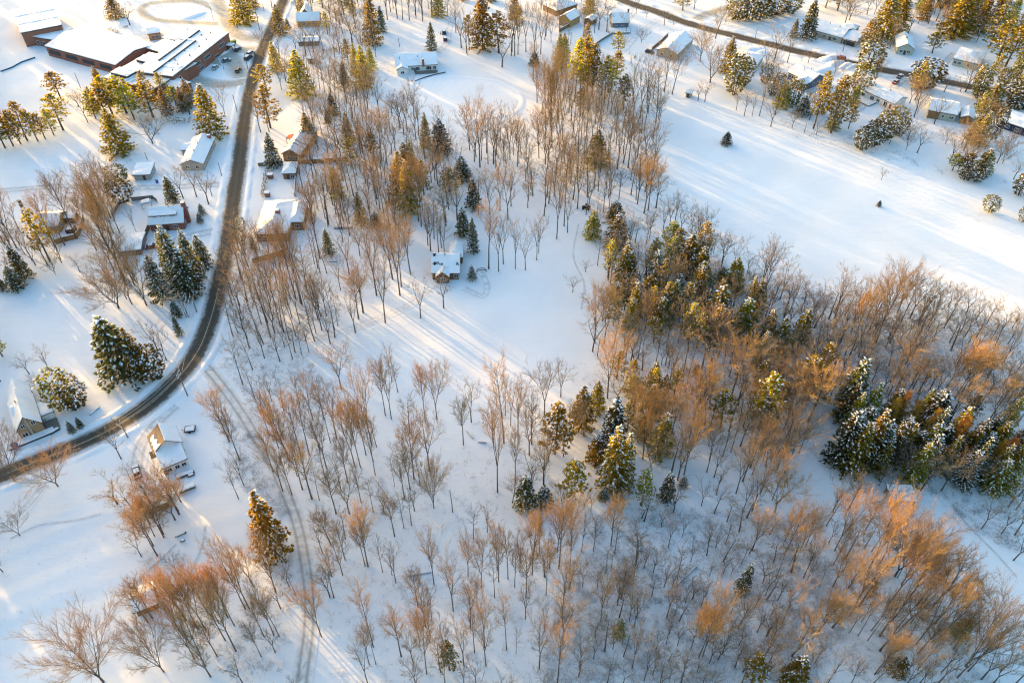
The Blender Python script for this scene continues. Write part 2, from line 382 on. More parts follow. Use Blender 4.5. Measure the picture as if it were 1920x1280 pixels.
strip('driveway', [(-40, 362), (60, 353), (150, 350), (260, 352), (340, 350), (424, 346)], 5.0, 'drive', 0.04, n=7)
strip('driveway', [(424, 432), (380, 437), (330, 452), (290, 462)], 6.0, 'drive', 0.04, n=7)
strip('path', [(440, 680), (500, 660), (560, 645), (640, 622), (700, 600), (760, 575), (800, 548)], 3.6, 'track', 0.04, n=7)
strip('path', [(870, 540), (905, 556), (914, 540), (908, 520), (896, 508)], 3.6, 'track', 0.04, n=7)
strip('driveway', [(862, -20), (850, 25), (842, 60), (838, 82), (820, 98)], 5.5, 'track', 0.04, n=7)
strip('driveway', [(330, 760), (304, 782), (278, 812), (262, 842), (256, 880)], 5.0, 'drive', 0.04, n=7)
strip('path', [(80, 1000), (50, 960), (10, 990), (-20, 1010)][1:], 3.0, 'track', 0.04, n=7)
strip('path', [(80, 910), (60, 938), (30, 968), (-10, 1000)], 3.2, 'track', 0.045, n=7)
strip('driveway', [(1243, 32), (1200, 62), (1165, 100), (1140, 118)], 6.0, 'track', 0.04, n=7)
strip('driveway', [(1290, 44), (1322, 28), (1372, 12), (1410, -10)], 8.0, 'packed', 0.045, n=7)
strip('driveway', [(1590, 120), (1570, 136), (1545, 152)], 5.5, 'drive', 0.045, n=7)
strip('driveway', [(1640, 128), (1652, 105), (1660, 80)], 4.5, 'drive', 0.045, n=7)
strip('driveway', [(1740, 146), (1765, 125), (1790, 100)], 5.0, 'drive', 0.045, n=7)
strip('driveway', [(1700, 138), (1690, 152), (1674, 166)], 6.0, 'drive', 0.045, n=7)
for q in ([(200, 1175), (222, 1130), (262, 1085), (300, 1050), (330, 1020)], [(352, 1085), (368, 1050), (380, 1020), (385, 985)], [(1795, 962), (1830, 1000), (1870, 1040), (1905, 1080)], [(20, 1010), (70, 985), (140, 975), (190, 962)], [(1085, 420), (1075, 480), (1095, 530), (1090, 580)]): strip('trail', q, 0.7, 'drive', 0.045, n=5)
# frozen pond, a disc of smoother snow sunk by a hand's breadth inside its bank
def pond():
    pts = [(770, 165), (800, 150), (850, 146), (905, 150), (950, 160), (974, 180), (970, 205), (940, 216), (890, 222), (840, 222), (800, 214), (775, 195)]
    n = len(pts); W_ = []
    for k in range(n):
        p0, p1, p2, p3 = (Vector(GP(*pts[(k + j - 1) % n])[:2]) for j in range(4))
        for j in range(8):
            t = j / 8; W_.append(0.5 * ((2 * p1) + (p2 - p0) * t + (2 * p0 - 5 * p1 + 4 * p2 - p3) * t * t + (3 * p1 - p0 - 3 * p2 + p3) * t ** 3))
    n = len(W_); c = sum(W_, Vector((0, 0))) / n; vs = []; fs = []
    rings = [(f / 20, 0.09) for f in range(1, 20)] + [(0.985, 0.09), (1.0, 0.20), (1.06, 0.14), (1.12, -0.08)]
    for f, lift in rings:
        for p in W_:
            q = c + (p - c) * f; vs.append((q.x, q.y, gz(q.x, q.y) + lift))
    for r in range(len(rings) - 1): fs += [(r * n + k, (r + 1) * n + k, (r + 1) * n + (k + 1) % n, r * n + (k + 1) % n) for k in range(n)]
    fs.append(tuple(range(n)))
    me = bpy.data.meshes.new('pond'); me.from_pydata(vs, [], fs); me.materials.append(M['snow']); me.polygons.foreach_set('use_smooth', [True] * len(fs)); tag(link('frozen_pond', me), kind='structure')
pond()

# ------------------------------------------------------------------ trees: one family of shapes per kind, built about 15 m tall
def rot_about(d, ang, az):
    """direction at angle ang from d, spun by az"""
    u = d.cross(Vector((0.2, 0.3, 0.93)) if abs(d.z) < 0.9 else Vector((1, 0, 0))).normalized(); w = d.cross(u)
    return (d * math.cos(ang) + (u * math.cos(az) + w * math.sin(az)) * math.sin(ang)).normalized()
def walk(r, p, d, L, n, wob, lift):
    pts = [p.copy()]; d = d.copy()
    for k in range(n):
        d = (d + Vector((r.uniform(-wob, wob), r.uniform(-wob, wob), r.uniform(-wob, wob) + lift))).normalized()
        p = p + d * (L / n); pts.append(p.copy())
    return pts
def bare(seed, form, H=15.0, light=False):
    """a leafless tree: (trunk with limbs, crown of branches and twigs). form: vase, slim, broad, dense"""
    r = random.Random(seed); t = MB(); c = MB()
    D = {'vase': 6.5, 'slim': 4.2, 'broad': 12.0, 'dense': 6.5}[form]
    t0 = {'vase': 0.42, 'slim': 0.46, 'broad': 0.16, 'dense': 0.38}[form]
    nl = {'vase': 17, 'slim': 15, 'broad': 34, 'dense': 18}[form]
    if light: nl = int(nl * 0.75)
    r0 = {'vase': 0.23, 'slim': 0.185, 'broad': 0.28, 'dense': 0.20}[form]
    forks = 1 if form == 'slim' else r.choice((1, 1, 2, 2, 3)) if form != 'broad' else r.choice((2, 3))
    stems = []
    lean = Vector((r.uniform(-0.04, 0.04), r.uniform(-0.04, 0.04), 1)).normalized()
    base = walk(r, Vector((0, 0, -0.3)), lean, H * (0.95 if forks == 1 else t0 * 0.8), 9 if forks == 1 else 4, 0.03, 0.03)
    if forks == 1:
        n = len(base); rad = [r0 * (1.15 if k == 0 else 1) * (1 - 0.86 * (k / (n - 1))) for k in range(n)]
        t.tube(base, rad, 5); stems.append((base, rad))
    else:
        n = len(base); t.tube(base, [r0 * 1.1] + [r0 * (1 - 0.25 * k / (n - 1)) for k in range(1, n)], 5)
        a0 = r.uniform(0, 6.28)
        for k in range(forks):
            d = rot_about(Vector((0, 0, 1)), R(r.uniform(10, 20) if form != 'broad' else r.uniform(15, 30)), a0 + 6.28 * k / forks)
            pts = walk(r, base[-1], d, H * (1 - t0 * 0.8) * r.uniform(0.86, 0.98), 7, 0.05, 0.04)
            rad = [r0 * 0.78 / forks ** 0.3 * (1 - 0.88 * q / 7) for q in range(8)]
            t.tube(pts, rad, 5); stems.append((pts, rad))
    az = r.uniform(0, 6.28)
    def at(stem, f):
        pts, rad = stem; x = f * (len(pts) - 1); k = min(int(x), len(pts) - 2); q = x - k
        return pts[k].lerp(pts[k + 1], q), (pts[k + 1] - pts[k]).normalized(), rad[k] * (1 - q) + rad[k + 1] * q
    def twigs(pts, Lt, cnt, rr):
        for q in range(cnt):
            x = r.uniform(0.25, 1.0) * (len(pts) - 1); k = min(int(x), len(pts) - 2)
            p = pts[k].lerp(pts[k + 1], x - k); d = (pts[k + 1] - pts[k]).normalized()
            d2 = rot_about(d, R(r.uniform(14, 46)), r.uniform(0, 6.28)); d2.z += 0.08; d2.normalize()
            L = Lt * r.uniform(0.6, 1.3); e = p + d2 * L
            c.cone(p, e, rr)
            if not light and r.random() < 0.75:
                m = p + d2 * L * r.uniform(0.3, 0.6); d3 = rot_about(d2, R(r.uniform(25, 50)), r.uniform(0, 6.28)); c.cone(m, m + d3 * L * 0.6, rr * 0.85)
    TW = {'vase': 9, 'slim': 9, 'broad': 9, 'dense': 10}[form]; 
    if light: TW = 8
    trr = 0.0155 * (1.5 if light else 1)
    for stem in stems:
        for k in range(max(4, nl // len(stems))):
            nn = max(4, nl // len(stems)); f0 = t0 if forks == 1 else 0.08
            f = f0 + (0.97 - f0) * (k + r.uniform(0, 0.8)) / nn
            p, d, rr = at(stem, min(f, 0.98)); az += 2.4 + r.uniform(-0.4, 0.4)
            zr = p.z / H; el = {'vase': (26, 46), 'slim': (28, 52), 'broad': (24, 58), 'dense': (24, 42)}[form]
            dd = rot_about(d, R(r.uniform(*el)), az); dd.z = max(dd.z, -0.05); dd.normalize()
            env = {'vase': 0.5 + 0.5 * math.sin(math.pi * min(1, max(0, (zr - 0.25) / 0.85))), 'slim': 1.0, 'broad': math.sqrt(max(0.1, 1 - ((zr - 0.35) / 0.72) ** 2)), 'dense': 0.6 + 0.4 * math.sin(math.pi * min(1, max(0, (zr - 0.25) / 0.8)))}[form]
            L = D * 0.5 * env * r.uniform(0.8, 1.2) / max(0.45, math.sin(R(sum(el) / 2)))
            L = max(1.0, min(L, (H * 1.04 - p.z) / max(dd.z + 0.25, 0.3)))
            pts = walk(r, p, dd, L, 5, 0.065, 0.07 if form != 'broad' else 0.05)
            r1 = max(0.032, min(rr * 0.68, 0.022 * L)); t.tube(pts, [r1 * (1 - 0.8 * q / 5) for q in range(6)], 3, cap=False)
            twigs(pts, 0.9, 3, trr)
            nb = max(3, int(L * (1.8 if not light else 1.2))) + (1 if form == 'dense' else 0)
            for q in range(nb):
                x = (0.22 + 0.75 * (q + r.random()) / nb) * 5; kk = min(int(x), 4); b = pts[kk].lerp(pts[kk + 1], x - kk); bd = (pts[kk + 1] - pts[kk]).normalized()
                b2 = rot_about(bd, R(r.uniform(20, 46)), r.uniform(0, 6.28)); b2.z += 0.06; b2.normalize()
                LB = min(2.6, L * 0.42) * r.uniform(0.6, 1.25)
                bp = walk(r, b, b2, LB, 3, 0.08, 0.05)
                c.tube(bp, [0.034, 0.028, 0.020, 0.010], 3, cap=False)
                twigs(bp, min(1.3, LB * 0.6) + 0.2, TW, trr)
    return t, c
def tuft(mb, r, p, d, n, size, spread, mi=0):
    """a spray of n narrow needle-covered blades about direction d"""
    for _ in range(n):
        e = rot_about(d, R(r.uniform(5, spread)), r.uniform(0, 6.28)); L = size * r.uniform(0.7, 1.25); w = L * r.uniform(0.22, 0.36)
        s = e.cross(Vector((r.uniform(-1, 1), r.uniform(-1, 1), r.uniform(0.2, 1.2)))).normalized() * w
        m = p + e * L * 0.5
        mb.add([p, m + s, p + e * L, m - s], [(0, 1, 2), (0, 2, 3)], mi)
def snowpad(mb, r, p, d, L, w):
    """a small pillow of snow lying on a spray"""
    s = d.cross(Vector((0, 0, 1))); s = (s.normalized() if s.length > 0.1 else Vector((1, 0, 0))) * w
    q = p + d * L; m = p + d * L * 0.5 + Vector((0, 0, 0.10 + 0.25 * w)); j = Vector((r.uniform(-.06, .06), r.uniform(-.06, .06), r.uniform(-.04, .04)))
    mb.add([p, m * 0.45 + (p + d * L * 0.5) * 0.55 + s + j, q, m * 0.45 + (p + d * L * 0.5) * 0.55 - s - j, m], [(0, 4, 1), (1, 4, 2), (2, 4, 3), (3, 4, 0)], 1)
def spruce(seed, H=15.0, Rad=2.7, snow=0.6):
    r = random.Random(seed); t = MB(); c = MB()
    tp = walk(r, Vector((0, 0, -0.3)), Vector((0, 0, 1)), H * 0.99, 6, 0.012, 0.05); t.tube(tp, [0.2 * (1 - 0.93 * k / 6) for k in range(7)], 5)
    z = H * r.uniform(0.03, 0.09); az = 0
    while z < H * 0.985:
        fr = z / H; Lr = Rad * (1 - fr) ** 0.82 * min(1.0, 0.75 + fr * 3) + 0.12
        for k in range(7 if fr < 0.75 else 5):
            az += 2.399 + r.uniform(-0.3, 0.3); L = Lr * r.uniform(0.72, 1.18)
            droop = -0.28 + 0.5 * fr; d = Vector((math.cos(az), math.sin(az), droop + r.uniform(-0.1, 0.1))).normalized()
            p = Vector((0, 0, z + r.uniform(-0.2, 0.2))); n = max(2, int(L / 0.5)); pts = walk(r, p, d, L, n, 0.05, 0.03)
            if L > 0.8: c.tube([pts[0], pts[-1]], [0.03, 0.008], 3, cap=False)
            for q in range(1, n + 1):
                if q == 1 and n > 3: continue
                dq = (pts[q] - pts[q - 1]).normalized(); sz = 0.52 if fr < 0.85 else 0.36
                tuft(c, r, pts[q] - dq * 0.2, (dq + Vector((0, 0, -0.25))).normalized(), 7, sz, 65)
                if r.random() < snow: snowpad(c, r, pts[q] - dq * 0.25 + Vector((0, 0, 0.05)), (dq + Vector((0, 0, -.1))).normalized(), r.uniform(0.4, 0.95), r.uniform(0.08, 0.17))
        z += r.uniform(0.42, 0.62) * (1 - 0.35 * fr)
    tuft(c, r, Vector((0, 0, H * 0.97)), Vector((0, 0, 1)), 4, 0.5, 25)
    return t, c
def pine(seed, H=15.0, Rad=3.0, low=0.30, snow=0.45):
    r = random.Random(seed); t = MB(); c = MB()
    tp = walk(r, Vector((0, 0, -0.3)), Vector((0, 0, 1)), H * 0.97, 7, 0.03, 0.04); t.tube(tp, [0.24 * (1 - 0.9 * k / 7) for k in range(8)], 5)
    z = H * low; az = r.uniform(0, 6)
    while z < H * 0.97:
        fr = (z / H - low) / (1 - low); Lr = Rad * (0.62 + 0.38 * math.sin(math.pi * min(1, 0.25 + fr * 0.75))) * (1 - fr ** 2.2 * 0.78)
        for k in range(r.choice((3, 4, 5))):
            az += 2.399 + r.uniform(-0.6, 0.6); L = Lr * r.uniform(0.5, 1.2)
            f = z / H * 7; kk = min(int(f), 6); p = tp[kk].lerp(tp[kk + 1], f - kk)
            d = Vector((math.cos(az), math.sin(az), r.uniform(0.0, 0.35) + 0.35 * fr)).normalized(); n = max(2, int(L / 0.6)); pts = walk(r, p, d, L, n, 0.10, 0.06)
            t.tube(pts, [0.05 * (1 - 0.8 * q / n) for q in range(n + 1)], 3, cap=False)
            for q in range(1, n + 1):
                if q < n * 0.35: continue
                dq = (pts[q] - pts[q - 1]).normalized()
                for _ in range(2):
                    o = Vector((r.uniform(-.4, .4), r.uniform(-.4, .4), r.uniform(-.05, .25)))
                    tuft(c, r, pts[q] + o, (dq * 0.5 + Vector((r.uniform(-.5, .5), r.uniform(-.5, .5), 0.45))).normalized(), 9, 0.44, 80)
                    if r.random() < snow: snowpad(c, r, pts[q] + o + Vector((0, 0, 0.2)), rot_about(Vector((1, 0, 0)), r.uniform(0, 6), 0.3).normalized(), r.uniform(0.35, 0.8), r.uniform(0.09, 0.2))
        z += r.uniform(0.5, 0.85)
    tuft(c, r, Vector((tp[-1].x, tp[-1].y, H * 0.95)), Vector((0, 0, 1)), 6, 0.6, 40)
    return t, c
def cedar(seed, H=9.0, Rad=2.6, snow=0.42):
    """a rounded evergreen: upright sprays over the whole of a lumpy egg, several stems"""
    r = random.Random(seed); t = MB(); c = MB()
    for k in range(3):
        a = r.uniform(0, 6.28); t.tube([(0.25 * math.cos(a), 0.25 * math.sin(a), -0.3), (0.5 * math.cos(a), 0.5 * math.sin(a), H * 0.5), (0.3 * math.cos(a), 0.3 * math.sin(a), H * 0.85)], [0.13, 0.09, 0.02], 4)
    lumps = [(r.uniform(0, 6.28), r.uniform(0.1, 0.9), r.uniform(0.8, 1.12)) for _ in range(14)]
    for k in range(int(360 * Rad * H / 23)):
        fz = r.random() ** 0.8; az = r.uniform(0, 6.28); env = Rad * (math.sin(math.pi * (0.13 + 0.80 * (1 - fz)) ** 0.85)) ** 0.7
        for la, lz, lf in lumps:
            if abs((az - la + 3.14) % 6.28 - 3.14) < 0.6 and abs(fz - lz) < 0.12: env *= lf
        rr = env * r.uniform(0.62, 1.03); p = Vector((rr * math.cos(az), rr * math.sin(az), fz * H * 0.95 + 0.1))
        d = Vector((math.cos(az) * 0.7, math.sin(az) * 0.7, 0.75)).normalized()
        tuft(c, r, p, d, 7, 0.46, 60)
        if r.random() < snow * (0.6 + 0.7 * fz): snowpad(c, r, p + Vector((0, 0, 0.25)), Vector((math.cos(az + r.uniform(-1, 1)), math.sin(az + r.uniform(-1, 1)), -0.25)).normalized(), r.uniform(0.4, 0.75), r.uniform(0.16, 0.28))
    return t, c
def larch(seed, H=15.0, Rad=2.2):
    r = random.Random(seed); t = MB(); c = MB()
    tp = walk(r, Vector((0, 0, -0.3)), Vector((0, 0, 1)), H * 0.98, 6, 0.02, 0.05); t.tube(tp, [0.18 * (1 - 0.9 * k / 6) for k in range(7)], 5)
    z = H * 0.16; az = 0
    while z < H * 0.97:
        fr = z / H; Lr = Rad * (1 - fr ** 1.6) + 0.25
        for k in range(6):
            az += 2.399 + r.uniform(-0.4, 0.4); L = Lr * r.uniform(0.6, 1.15); pts = walk(r, Vector((0, 0, z)), Vector((math.cos(az), math.sin(az), 0.35)).normalized(), L, 3, 0.08, 0.12)
            c.tube(pts, [0.03, 0.02, 0.015, 0.008], 3, cap=False)
            for q in range(12):
                x = r.uniform(0.2, 1) * 3; kk = min(int(x), 2); p = pts[kk].lerp(pts[kk + 1], x - kk); d = rot_about((pts[kk + 1] - pts[kk]).normalized(), R(r.uniform(20, 60)), r.uniform(0, 6.28)); d.z += 0.2
                c.cone(p, p + d.normalized() * r.uniform(0.4, 0.85), 0.028)
        z += 0.55
    return t, c
def snag(seed, H=9.0):
    r = random.Random(seed); t = MB(); c = MB(); tp = walk(r, Vector((0, 0, -0.3)), Vector((0, 0, 1)), H, 5, 0.05, 0.03); t.tube(tp, [0.17, 0.15, 0.13, 0.11, 0.08, 0.05], 5)
    for k in range(9):
        p = tp[r.choice((3, 4, 5))] - Vector((0, 0, r.uniform(0, 0.8))); d = rot_about(Vector((0, 0, 1)), R(r.uniform(50, 95)), r.uniform(0, 6.28)); c.cone(p, p + d * r.uniform(0.4, 1.3), 0.035)
    return t, c
PROTO = {}
def protos(kind, builder, mats_t, mats_c, args, dims):
    PROTO[kind] = []
    for k, a in enumerate(args):
        t, c = builder(*a); PROTO[kind].append((t.mesh(kind + '_trunk', mats_t), c.mesh(kind + '_crown', mats_c), dims))
protos('vase', bare, ['bark'], ['twig'], [(100 + k, 'vase') for k in range(7)], (15.0, 7.2))
protos('slim', bare, ['bark'], ['twig'], [(200 + k, 'slim') for k in range(6)], (15.0, 5.0))
protos('broad', bare, ['bark'], ['twig'], [(300 + k, 'broad') for k in range(4)], (15.0, 12.5))
protos('dense', bare, ['bark'], ['twig_red'], [(400 + k, 'dense') for k in range(5)], (15.0, 7.0))
protos('spruce', spruce, ['bark_conifer'], ['spruce', 'snow_tree'], [(500, 15, 2.7, .62), (501, 15, 2.7, .5), (502, 15, 3.0, .75), (503, 15, 2.6, .4)], (15.0, 5.6))
protos('pine', pine, ['bark_conifer'], ['pine', 'snow_tree'], [(600, 15, 3.0, .30, .34), (601, 15, 3.0, .36, .25), (602, 15, 3.0, .22, .5), (603, 15, 3.0, .16, .4)], (15.0, 6.2))
protos('fir', spruce, ['bark_conifer'], ['pine', 'snow_tree'], [(700, 15, 3.0, .45), (701, 15, 3.2, .35), (702, 15, 3.0, .6)], (15.0, 6.2))
protos('cedar', cedar, ['bark_conifer'], ['cedar', 'snow_tree'], [(800, 9, 2.6, .30), (801, 9, 2.6, .40), (802, 9, 2.6, .25)], (9.0, 5.4))
protos('egg', cedar, ['bark_conifer'], ['pine', 'snow_tree'], [(850, 15, 4.4, .10), (851, 15, 4.4, .08)], (15.0, 9.0))
protos('larch', larch, ['bark'], ['larch'], [(900,), (901,)], (15.0, 4.8))
protos('snag', snag, ['bark'], ['bark'], [(950,)], (9.0, 1.8))
NAME = {'vase': ('bare_tree', 'bare tree'), 'slim': ('bare_tree', 'bare tree'), 'broad': ('bare_tree', 'bare tree'), 'dense': ('bare_tree', 'bare tree'), 'spruce': ('spruce_tree', 'spruce tree'), 'pine': ('pine_tree', 'pine tree'), 'fir': ('fir_tree', 'fir tree'), 'cedar': ('cedar_tree', 'rounded evergreen'), 'larch': ('larch_tree', 'larch tree'), 'snag': ('dead_tree', 'dead tree'), 'egg': ('pine_tree', 'pine tree')}
CODE = {'b': 'vase', 'n': 'slim', 'w': 'broad', 'o': 'dense', 's': 'spruce', 'p': 'pine', 'f': 'fir', 'c': 'cedar', 'l': 'larch', 'g': 'snag', 'q': 'egg'}
TREES = []          # (kind, x, y, height, crown width, base px, base py, lean px)
def read_tile(col, row, text):
    for q in text.split():
        k = q[0]; v = [float(s) for s in q[1:].split(',')]
        bx, by, ty, w = v[:4]; px, py = col * 480 + bx / 4, row * 320 + by / 4; tpy = row * 320 + ty / 4
        x, y, z = GP(px, py); h = height_for(x, y, tpy) - z
        wm = w / 4 / FPX * PR(x, y, z + h / 2)[2] * (1.05 if k in 'bn' else 0.98 if k == 'o' else 1.15)
        TREES.append((CODE[k], x, y, max(1.2, min(h * (1.08 if k in 'bno' else 1.03), 32)), wm, px, py))

# ------------------------------------------------------------------ where each tree stands: base x, base y, top y, crown width, read from the photo
read_tile(0, 0, "p40,1110,790,150 p100,1095,800,140 p155,1080,830,130 p205,1055,770,170 p285,1060,830,130 p340,1040,840,120 p405,1015,820,110 p475,975,715,200 p-20,1100,800,160 p455,740,535,165 o660,920,700,130 b590,800,700,100 p800,900,660,180 p850,870,580,190 p950,850,570,220 p1010,900,620,160 p1150,880,610,220 n1290,660,560,80 p1325,790,640,170 f905,1145,820,210 w1145,1075,880,230 f1600,1015,640,230 o1690,880,660,110 b1425,860,690,150 b1255,900,750,120 b1530,880,740,110 f870,130,-30,140 b975,190,60,180 f1830,175,-120,190 f1900,60,-120,100 p720,890,680,110 o1235,760,650,90")
read_tile(1, 0, "f185,260,40,120 s240,220,140,45 b375,410,210,150 b435,400,190,150 b565,180,-20,110 n600,160,-30,80 b725,350,110,180 p660,110,-130,130 f880,330,-40,160 s945,240,50,80 f155,530,320,115 p85,700,480,150 p110,960,640,190 f350,720,385,200 o265,690,500,120 o480,670,460,100 f815,650,350,140 o840,830,560,160 b680,770,570,170 n745,870,620,90 s580,860,700,95 s545,925,820,65 f400,1060,850,125 s140,1250,1000,125 n460,1180,1050,60 b690,1120,880,210 b610,1230,1010,200 o860,1150,860,220 o985,1240,870,140 b1080,960,720,170 o1110,1010,760,150 b1200,1050,790,130 s1320,380,170,85 b985,150,-120,130 b1060,140,-120,110 n1100,150,-140,90 b1150,155,-130,110 n1200,140,-140,80 b1250,160,-120,120 b1320,120,-100,100 f1370,120,-80,120 b1540,360,100,140 b1580,400,180,120 b1500,250,20,110 f1700,370,-60,190 p1820,400,90,200 b1845,505,300,180 b1915,420,120,120 s1385,1140,900,160 o1370,1200,1020,190 f1130,1310,1075,180 s1545,1300,1175,120 b1680,1255,800,180 b1780,1230,870,150 b1905,1200,850,120 n1740,1230,860,90 n1860,1250,980,80 b1020,870,740,120 b560,720,560,130 b180,430,260,110 b300,380,250,100 b790,440,190,110 b850,460,290,100 b900,430,300,80 o60,420,240,110 o100,990,750,120 b35,990,700,130 n620,350,200,60 n665,360,240,50 b120,60,-110,100 b330,160,-60,140 b430,150,-60,120 s700,60,-110,90 p500,60,-140,130 b820,120,-40,90 b1440,130,-80,90 b755,700,560,110 b430,1330,1080,140 o930,1110,860,130 b1045,1130,900,110 b790,1180,950,120 b900,1250,960,120")
read_tile(2, 0, "b20,420,60,130 b45,410,90,110 b105,390,60,120 b165,440,100,130 b215,405,70,120 n245,300,120,90 b0,390,40,120 o535,275,80,140 f580,100,-60,110 b650,225,10,140 b710,240,50,130 b930,105,-60,90 b855,250,110,80 p470,760,290,140 p540,740,280,160 p600,720,330,160 p690,770,420,140 p740,690,450,130 p560,690,300,150 p835,825,560,130 b910,880,600,120 b960,890,560,150 o1060,740,520,130 b1010,770,540,120 o1140,690,380,160 o1200,710,430,160 o300,1110,420,160 o335,955,430,120 o375,1050,560,140 o355,1130,700,120 b430,820,560,90 n495,1135,740,110 n515,1090,650,90 o540,1170,780,120 o600,1060,740,140 o640,980,720,120 n285,1090,480,110 o250,960,500,130 o560,980,690,120 f630,1235,980,190 b105,1215,930,120 b330,1300,1060,130 b250,1230,1040,140 b40,1250,980,110 b390,1230,1020,110 b460,1250,1100,90 w1410,460,230,180 w1485,620,340,240 f1610,545,280,130 c1660,710,430,170 c1720,640,450,150 b1395,755,640,110 b1445,765,650,100 b1740,870,700,100 b1855,870,610,110 b1900,520,350,120 b1680,830,700,80 b1800,870,720,80 o1525,290,90,180 c1680,150,-20,170 c1760,150,-30,180 c1850,150,-40,170 s1910,120,-60,130 p1280,80,-60,130 b1365,70,-60,100 b790,1270,960,160 b870,1260,890,180 b1010,1280,1080,130 b720,1180,940,130 b660,900,640,110 b940,1180,960,140 b780,1090,920,120 b1000,1160,940,120 s1605,1085,990,95 w970,320,220,90 b840,360,260,70 b1140,190,100,110 b1010,130,60,70 b1210,190,130,60 b425,300,220,60 b360,340,250,50 s170,490,390,110")
read_tile(3, 0, "c60,110,-40,170 c150,100,-50,170 s285,295,0,140 s190,280,140,65 f850,290,-60,230 f960,240,-60,160 p720,390,150,140 s980,130,-40,100 f1390,270,-60,240 p1230,400,250,210 f1470,200,-80,160 p1690,540,140,200 p1660,360,40,160 p1780,500,190,210 p1890,300,60,150 b1570,120,-80,100 c745,530,325,180 c680,710,500,150 c1160,660,465,210 c1110,660,540,130 b50,445,220,160 b145,470,280,120 b300,470,390,100 o1095,880,640,180 o1480,690,470,200 b1320,690,580,110 b1440,690,600,90 w610,150,-10,190 f1650,830,630,190 o1600,1010,780,180 o1470,1110,950,140 c1850,820,620,190 c1900,800,700,150 b1245,930,760,140 w1785,1165,1000,140 c700,1120,970,140 c770,1100,920,140 c860,1050,850,160 c950,970,815,130 o50,860,620,160 f100,800,610,120 p340,965,580,150 p470,1000,570,180 s250,860,720,120 o310,900,690,120 f1600,1290,1120,150 p1460,1300,1150,150 p1380,1280,1150,110 b1050,1000,960,50 b910,370,150,90 n1125,180,-20,60 b1200,180,-60,110 b1260,160,-60,130 b1870,680,550,110 b1750,690,570,110 b580,170,-40,120 p520,80,-100,150 p430,60,-110,140 b20,950,780,130 b180,960,850,90 b360,1010,900,80 w1330,1080,980,100 b560,560,520,40 f1570,130,-100,150 b250,460,420,60 b1790,420,160,110 p1910,480,330,130 b1420,1290,1120,110 o1720,640,540,130 b60,600,480,110")
read_tile(0, 1, "b125,580,190,160 n90,650,440,90 b40,560,180,150 p375,680,285,190 s190,810,570,140 s130,880,720,140 s20,890,790,80 b415,575,215,170 b485,560,330,150 b580,510,90,200 w415,775,640,120 b600,760,660,110 b940,840,330,230 b900,660,80,180 b850,310,20,150 b780,520,120,160 b820,600,250,170 b1010,860,560,180 b920,800,470,250 w1100,1010,650,260 w890,1030,760,330 b700,300,0,130 o760,480,230,140 c890,85,-20,220 c920,235,95,180 f740,330,90,90 s1300,235,50,115 s1520,330,250,55 s1505,390,320,50 s1230,970,640,160 s1440,930,600,210 s1370,890,420,190 s1540,720,490,140 s1300,820,480,130 s1480,830,450,150 s1330,1090,980,85 s1350,1235,1090,65 b1375,205,0,150 b1475,195,-20,150 b1565,250,30,170 b1590,190,60,90 c1820,460,360,65 c1820,560,440,65 s1905,590,490,55 b1030,480,300,60 n1400,1100,960,60 b990,1000,830,150 o950,960,830,150 b860,760,500,170")
read_tile(1, 1, "b350,130,-150,130 b480,660,150,170 n545,405,0,140 n520,360,30,90 b300,960,430,170 b340,1000,480,190 n465,735,350,110 b495,1195,830,150 n590,1195,870,90 n615,1165,900,70 b745,1215,960,160 b770,1110,820,190 b805,1065,720,220 b970,1140,690,180 b905,935,420,200 b1080,935,430,200 b1025,815,420,200 n1090,870,540,140 b1160,775,390,160 b1235,1105,840,150 b1408,1030,800,160 b635,895,650,110 b1310,600,290,170 n1335,510,220,110 b1510,365,90,200 n1745,735,270,170 b1820,755,380,120 b1855,700,390,130 b1750,330,80,110 b1830,300,20,120 o1890,370,20,180 n630,410,-80,110 n655,380,-60,110 n690,150,-120,100 n760,150,-130,100 n920,110,-150,100 b1000,420,60,150 b1050,440,140,140 o1130,400,20,160 f1150,320,-60,170 o1220,380,-50,210 n1240,420,60,120 b1315,90,-100,130 s550,630,440,95 s1630,280,60,125 s1555,490,280,120 s1630,610,360,95 s1620,815,710,65 s1560,70,-70,150 f610,200,-30,120 f790,400,160,110 s900,420,310,90 p1450,160,-10,190 f1100,240,-130,210 b65,890,560,110 n100,1200,780,100 n205,830,480,110 n240,1010,640,110 n300,1240,820,110 b330,1150,760,130 n185,1170,700,110 n250,1270,880,110 n40,1150,780,100 n110,1250,880,110 w375,1280,1150,130 n440,700,420,80 n400,1120,800,90 b450,1220,960,110 n540,420,120,100 n600,330,60,100 b865,400,170,120 b700,400,120,120 n960,320,40,110 b1390,580,330,120 b1670,330,90,110 b780,640,420,140 b700,780,470,160 b1290,560,330,130 n20,960,620,100 n70,1060,700,110 n150,1020,640,110 n280,900,520,110 n380,880,560,110 n20,1240,900,100 n350,1010,600,90 b160,860,540,120 n430,1020,700,90 b30,600,380,90")
